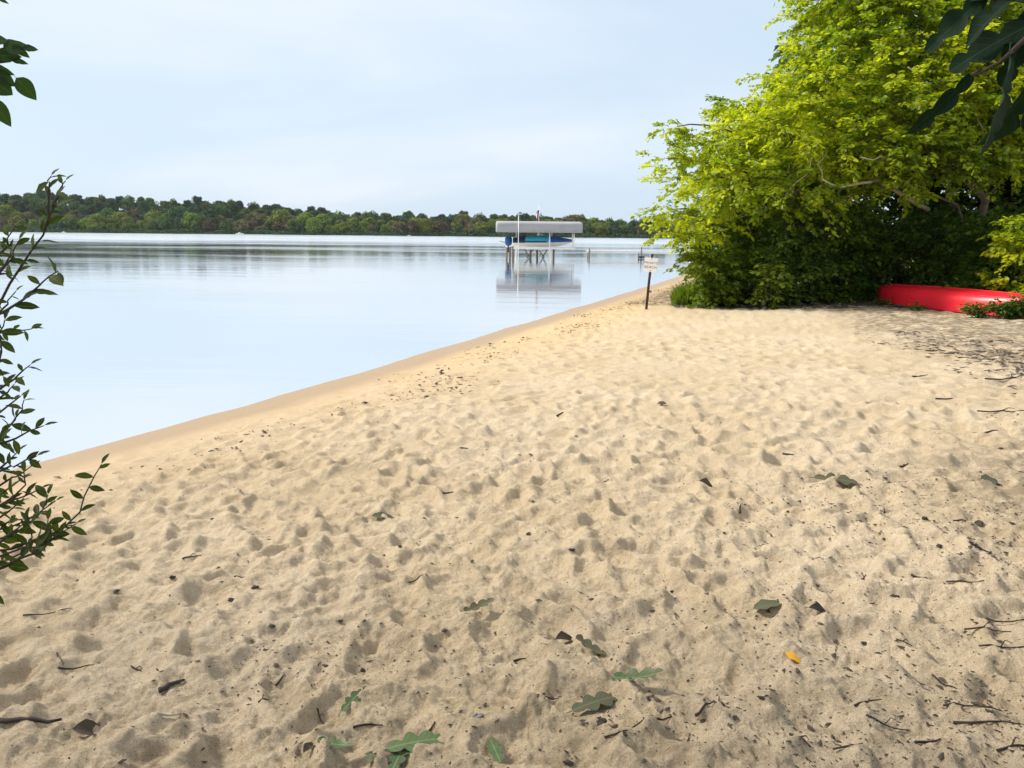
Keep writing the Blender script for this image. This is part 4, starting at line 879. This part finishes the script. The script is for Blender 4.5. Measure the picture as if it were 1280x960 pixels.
for a in [(441, 879, 30, 60, LO[0], 'fallen_green', 'small green lobed leaf alone on the sand at lower left of centre'), (523, 928, 62, 25, LO[2], 'fallen_green', 'largest bright green oak leaf at the bottom edge of the sand'), (498, 946, 40, 80, LO[0], 'fallen_green', 'green oak leaf overlapping the largest one at the bottom edge'),
          (418, 939, 34, -10, LO[1], 'fallen_green', 'narrow green leaf left of the bottom cluster'), (463, 948, 28, 95, LO[2], 'fallen_olive', 'curled olive leaf between narrow leaf and large oak leaf at bottom'), (618, 936, 36, 110, LO[0], 'fallen_green', 'green oak leaf at the bottom right of the leaf cluster'),
          (745, 879, 54, 25, LO[2], 'fallen_olive', 'long grey-green oak leaf lying flat right of bottom centre'), (797, 859, 50, -15, LO[1], 'fallen_green', 'dark green oak leaf standing up beside the grey-green one'), (738, 817, 34, 150, LO[1], 'fallen_olive', 'half buried green leaf above the pair of oak leaves'),
          (597, 767, 34, 35, LO[1], 'fallen_olive', 'curled olive leaf in a footprint near the centre bottom'), (1045, 602, 42, -10, LO[0], 'fallen_olive', 'crumpled brown-green leaf on pale sand at right'), (480, 648, 26, 10, LMp[0], 'fallen_olive', 'grey-green leaf in the middle left of the beach'),
          (885, 609, 20, 0, LC, 'fallen_brown', 'dark cupped leaf scrap on pale sand left of the crumpled leaf'), (993, 828, 18, -30, LMp[1], 'fallen_yellow', 'small orange-yellow leaf on the sand at lower right'), (1240, 606, 26, 10, LMp[0], 'fallen_olive', 'grey curled leaf at the right edge of the beach'),
          (708, 791, 26, 20, LC, 'fallen_brown', 'dark brown leaf scrap above the half buried leaf'), (1026, 763, 24, -5, LC, 'chip', 'dark rounded bark scale in a footprint at lower right'), (825, 509, 14, 170, LC, 'fallen_brown', 'small dark leaf scrap in the middle of the pale sand'), (387, 941, 16, 60, LC, 'fallen_brown', 'purple-brown leaf scrap left of the bottom green cluster'),
          (110, 913, 26, 10, LC, 'fallen_brown', 'black-brown leaf scrap right of the dark stick at bottom left'), (960, 760, 30, 0, LMp[0], 'fallen_olive', 'pale olive leaf mostly buried left of the bark scale')]:
    ground_leaf(*a[:4], a[4], M[a[5]], a[6], tilt=.06 if 'standing' in a[6] else 0, lift=.010 if a[4] is LC else .002)
MARKS = [(441, 879, 'small lone green leaf'), (523, 928, 'largest bright green oak leaf'), (618, 936, 'bottom right cluster leaf'), (770, 868, 'pair of oak leaves'), (597, 767, 'curled olive leaf'), (1045, 602, 'crumpled brown-green leaf'), (480, 648, 'grey-green leaf'),
         (885, 609, 'dark cupped leaf scrap'), (993, 828, 'orange-yellow leaf'), (1240, 606, 'grey curled leaf'), (708, 791, 'dark brown leaf scrap'), (1026, 763, 'rounded bark scale'), (825, 509, 'mid-beach leaf scrap'), (36, 912, 'straight bottom-left stick'), (215, 858, 'short thick broken stick'), (1256, 516, 'long right-edge twig'), (1270, 950, 'bottom right corner'), (120, 600, 'tip of the left shrub'), (1168, 438, 'short curved twig')]
NCNT = {}
def near_label(what, px, py):
    m_ = min(MARKS, key=lambda q_: math.hypot(q_[0] - px, (q_[1] - py) * 1.6))
    side = ('left' if px < m_[0] - 12 else 'right' if px > m_[0] + 12 else '') ; vert = 'above' if py < m_[1] - 8 else 'below' if py > m_[1] + 8 else 'beside'
    k = (what, m_[2], side, vert); NCNT[k] = NCNT.get(k, 0) + 1; n_ = NCNT[k]
    return '%s%s %s %sthe %s' % ('' if n_ == 1 else ordinal(n_) + ' ', what, vert, ('and ' + side + ' of ') if side else '', m_[2])
def stick(px, py, lpx, ang, r_, label, mat='twig', group=None, bend=.08, fork=False, name='twig'):
    p = gpx(px, py); dist = (p - Vector((0, 0, CAMZ))).length; L = lpx * dist / FPX * 1.1; a = R(ang); d = Vector((math.cos(a), math.sin(a), 0)); n_ = Vector((-d.y, d.x, 0)); pts = []
    for i in range(6):
        s = i / 5 - .5; u = p + d * L * s + n_ * L * bend * math.sin(s * 5 + px); u.z = 0; pts.append(u)
    zs = [ground(u.x, u.y) for u in pts]; z0, z1 = max(zs[:3]), max(zs[3:])
    for i, u in enumerate(pts): u.z = max(zs[i], .5 * zs[i] + .5 * (z0 + (z1 - z0) * i / 5)) + r_ * .7
    m_ = MB().tube(pts, [r_ * (1.1 - .6 * i / 5) * random.uniform(.85, 1.15) for i in range(6)], 6)
    if fork: m_.tube([pts[2], pts[2] + d * L * .2 + n_ * L * .18 + Vector((0, 0, .01)), pts[2] + d * L * .33 + n_ * L * .22], [r_ * .7, r_ * .5, r_ * .3], 5)
    return tag(m_.build(name, M[mat], None, True, tuple(p)), label, 'twig', group)
stick(36, 912, 58, 4, .009, 'straight dark stick lying at the bottom left corner', 'twig', None, .02)
stick(215, 858, 24, 40, .011, 'short thick broken stick right of the bottom left corner', 'chip', None, .03)
stick(213, 905, 22, 42, .004, 'thin pale straw-like twig at lower left', 'bark_pale', None, .02)
stick(1256, 516, 50, -8, .007, 'long dark twig at the right edge below the canoe', 'twig', None, .1, True)
stick(1262, 474, 60, 20, .009, 'dark forked branch at the right edge of the beach', 'twig', None, .12, True)
stick(1168, 438, 16, -20, .009, 'short dark curved twig on pale sand below the canoe', 'twig', None, .15)
stick(1187, 441, 18, -50, .006, 'thin curved twig beside the short dark one below the canoe', 'twig', None, .2)
stick(1216, 449, 26, -35, .006, 'small tangled forked twig on the sand below the canoe', 'twig', None, .2, True)
for px, py, l, a in [(1206,728,32,-8),(1235,790,40,-15),(1260,775,34,-25),(1150,722,16,-40),(1080,722,20,60),(985,570,12,-50),(1255,808,44,10),(1245,905,70,-8),(1180,850,24,-60),(1085,885,36,20),(900,885,22,80),(905,755,10,80),(760,600,10,20),(350,845,14,70),(330,880,12,60),(95,830,30,25),(75,825,26,-50),(60,770,40,20),
                     (170,830,16,-40),(240,700,18,20),(300,720,12,40),(520,735,16,10),(560,620,12,0),(460,905,30,5),(800,915,26,15),(830,905,20,20),(880,895,28,25),(860,920,18,60),(770,935,26,10),(690,870,16,30),(650,815,14,30),(1130,805,14,-30),(1200,655,14,0),(1225,690,20,-20),(1000,930,24,-60),(1060,940,30,10),(1110,910,40,-12),(1215,885,50,-10),(1160,930,30,25),(1270,940,40,-5),
                     (540,905,10,60),(400,890,14,-60),(1020,705,18,-50),(925,640,14,70),(1105,640,12,60),(1130,580,10,0),(700,520,8,30),(580,560,10,-20),(1180,500,16,-5),(1150,470,14,-20),(1230,540,24,-8)]:
    stick(px, py, l, a + random.uniform(-10, 10), random.uniform(.0025, .0045) * (1 + .005 * max(0, 760 - py)), near_label('thin dark twig', px, py), 'twig', 'twigs scattered on the sand', random.uniform(.015, .07), random.random() < .25)
# bark chips, cones and pebbles one can pick out
def lump_mesh(seed):
    rg2 = np.random.default_rng(seed); V = []; n, m_ = 6, 4
    for i in range(m_ + 1):
        ph = math.pi * i / m_
        for k in range(n): a = 2 * math.pi * k / n; s = rg2.uniform(.5, 1.3); V.append((math.sin(ph) * math.cos(a) * s, math.sin(ph) * math.sin(a) * s * .7, math.cos(ph) * .38 * s))
    F = [(i * n + k, i * n + (k + 1) % n, (i + 1) * n + (k + 1) % n, (i + 1) * n + k)[::-1] for i in range(m_) for k in range(n)]
    me = bpy.data.meshes.new('lump'); me.from_pydata(V, [], F); me.update(); return me
LUMP = {m_: [] for m_ in ('chip', 'pebble')}
for m_ in LUMP:
    for s in range(4): me = lump_mesh(s + (10 if m_ == 'pebble' else 0)); me.materials.append(M[m_]); LUMP[m_].append(me)
for k, (px, py, wpx, mt) in enumerate([(425,779,8,0),(453,832,9,0),(597,905,13,1),(753,899,14,0),(780,938,9,0),(810,884,8,0),(1081,798,8,0),(1120,751,8,0),(1021,731,7,0),(905,672,6,0),(265,650,5,0),(290,750,9,0),(320,737,9,0),(640,540,4,0),(215,720,9,0),(555,790,9,0),(712,945,12,0),(1048,925,10,0),(950,890,9,0),(918,905,8,0),(715,693,9,0),(660,672,8,0),(500,690,8,0),(1175,680,8,0),(1155,655,9,0),(1225,655,12,0),(1265,660,9,0),(640,895,7,0),(340,790,8,0),(145,742,9,0),(530,650,6,0),(840,735,6,0),(985,640,5,0),(1250,560,6,0),(780,545,4,0),(700,600,5,0)]):
    p = gpx(px, py); dist = (p - Vector((0, 0, CAMZ))).length; s = wpx * dist / FPX * .55
    o = bpy.data.objects.new('pebble' if mt else 'bark_chip', random.choice(LUMP['pebble' if mt else 'chip'])); col.objects.link(o); o.location = p + Vector((0, 0, s * .16)); o.scale = (s, s, s); o.rotation_euler = (random.uniform(-.3, .3), random.uniform(-.3, .3), random.uniform(0, 6.28))
    if mt: tag(o, 'grey pebble on the sand above the bottom leaf cluster', 'pebble')
    else: tag(o, near_label('small dark bark chip', px, py), 'bark chip', 'bark chips on the sand')

# fine litter nobody could count
def litter(name, pts, size, label, mat, thin=.35):
    n = len(pts); V = []; F = []
    for i, (x, y) in enumerate(pts):
        L = size * random.uniform(.35, 1.6) * (1.9 if random.random() < .12 else 1); r_ = L * random.uniform(.10, thin); a = random.uniform(0, 6.28); z = ground(x, y); d = (math.cos(a), math.sin(a)); tz = random.uniform(-.12, .22) * L
        b = len(V); h_ = r_ * .8
        for s, k in ((-.5, .5), (.05, 1.), (.5, .35)):
            cx, cy, cz = x + d[0] * L * s - d[1] * L * .12 * (s == .05), y + d[1] * L * s + d[0] * L * .12 * (s == .05), z + h_ * .4 + tz * (s + .5)
            V += [(cx - d[1] * r_ * k, cy + d[0] * r_ * k, cz), (cx, cy, cz + h_ * k), (cx + d[1] * r_ * k, cy - d[0] * r_ * k, cz)]
        F += [(b, b + 1, b + 4, b + 3), (b + 1, b + 2, b + 5, b + 4), (b + 3, b + 4, b + 7, b + 6), (b + 4, b + 5, b + 8, b + 7)]
    me = np_mesh(name, V, F); return tag(put(name, me, M[mat], None, False), label, None, None, 'stuff')
def scatter(n, f, rmin, rmax, th0=-44, th1=44):
    P = []
    while len(P) < n:
        r_ = math.exp(random.uniform(math.log(rmin), math.log(rmax))); th = R(random.uniform(th0, th1)); x, y = r_ * math.sin(th), r_ * math.cos(th)
        if random.random() < f(x, y, r_): P.append((x, y))
    return P
dfun = shore_d1
def clump(x, y, s=2.2): return max(0., min(1., (float(vnoise(np.array(x * s), np.array(y * s), 5)) - .35) * 2.4))
litter('bark_litter', scatter(3400, lambda x, y, r_: (.12 + .55 * clump(x, y)) * (1 if dfun(x, y) > 1.2 else .05) * (1 if r_ < 3.2 else .45), 1.7, 7, -42, 42), .010, 'fine dark bark crumbs and twig bits strewn over the near sand', 'litter')
litter('shade_litter', scatter(4600, lambda x, y, r_: (.15 + .85 * clump(x, y, 1.7)) * float(sstep(np.array(x - .12 * y - (2.6 if y > 5 else 0)), .3, 2.2)), 1.8, 9, 0, 44), .0115, 'dark twiggy litter thickening under the trees at the right', 'litter')
litter('thicket_litter', scatter(2600, lambda x, y, r_: float(sstep(np.array(y - np.interp(x, [2, 4.2, 5.5, 7, 8.6, 12, 20], [22, 19, 18, 17.6, 17.2, 12.5, 8])), -1.0, .2)) * (.3 + .7 * clump(x, y)), 10, 20, 12, 42), .10, 'dead leaves and sticks along the foot of the thicket', 'litter', .22)
litter('canoe_litter', scatter(1500, lambda x, y, r_: float(sstep(np.array(x - 5.0 - .1 * (y - 8)), -.3, 1.2)) * (.2 + .8 * clump(x, y)), 6.5, 14, 24, 42), .06, 'tangle of fine twigs on the sand below the canoe', 'litter', .16)
wr_pts = []
while len(wr_pts) < 1900:
    x, y = random.uniform(-6, 9), random.uniform(3, 34)
    d = dfun(x, y); c_ = 1.55 + .35 * math.sin(y * .9) + .2 * math.sin(y * 2.3)
    if d > .7 and random.random() < math.exp(-((d - c_) / .38) ** 2) * (.25 + .75 * clump(x, y, 1.1)): wr_pts.append((x, y))
litter('wrack_line', wr_pts, .029, 'line of dark washed-up scraps along the water side of the beach', 'litter', .3)

# small plants in front of the canoe
def sprig(px, py, hgt, n, label):
    p = gpx(px, py); root = empty('beach_plant', p, label, 'plant'); bo = [((p.x + random.uniform(-.16, .16), p.y + random.uniform(-.06, .06), p.z + hgt * random.uniform(.35, .8)), .13 * hgt / .25) for _ in range(n)]
    for c, _ in bo: limb(root, p - Vector((0, 0, .03)), c, .006, .002, M['twig'], 'stem', 0, .1, 4)
    lm, tm = boughs_to_leaves(bo, 800, 7, .06, p, 'beach_plant_leaves', (.06, .14), 0, .15); o = put('foliage', lm, M['leaf_mid'], root); o['kind'] = 'stuff'
    t_ = put('twigs', tm, M['twig'], o); t_['kind'] = 'stuff'
sprig(1222, 397, .26, 5, 'small green plant against the red canoe, left of the darker one'); sprig(1245, 398, .28, 5, 'largest dark green plant growing against the red canoe'); sprig(1268, 398, .42, 3, 'tall thin plant crossing the canoe at the right edge'); sprig(1150, 388, .12, 3, 'low green sprout under the left half of the canoe'); sprig(1104, 382, .16, 3, 'green sprout at the left tip of the red canoe')
# thin summer haze over the lake
hm = bpy.data.materials.new('haze'); hm.use_nodes = True; ht = hm.node_tree; ht.nodes.clear(); ho = N(ht, 'ShaderNodeOutputMaterial'); hv = N(ht, 'ShaderNodeVolumePrincipled')
hv.inputs['Color'].default_value = (.86, .93, 1, 1); hv.inputs['Density'].default_value = .00007; hv.inputs['Anisotropy'].default_value = .2; ht.links.new(hv.outputs[0], ho.inputs['Volume'])
tag(MB().box((0, 200, 14), (5000, 5000, 44)).build('haze', hm), 'thin pale haze over the lake', None, None, 'stuff')
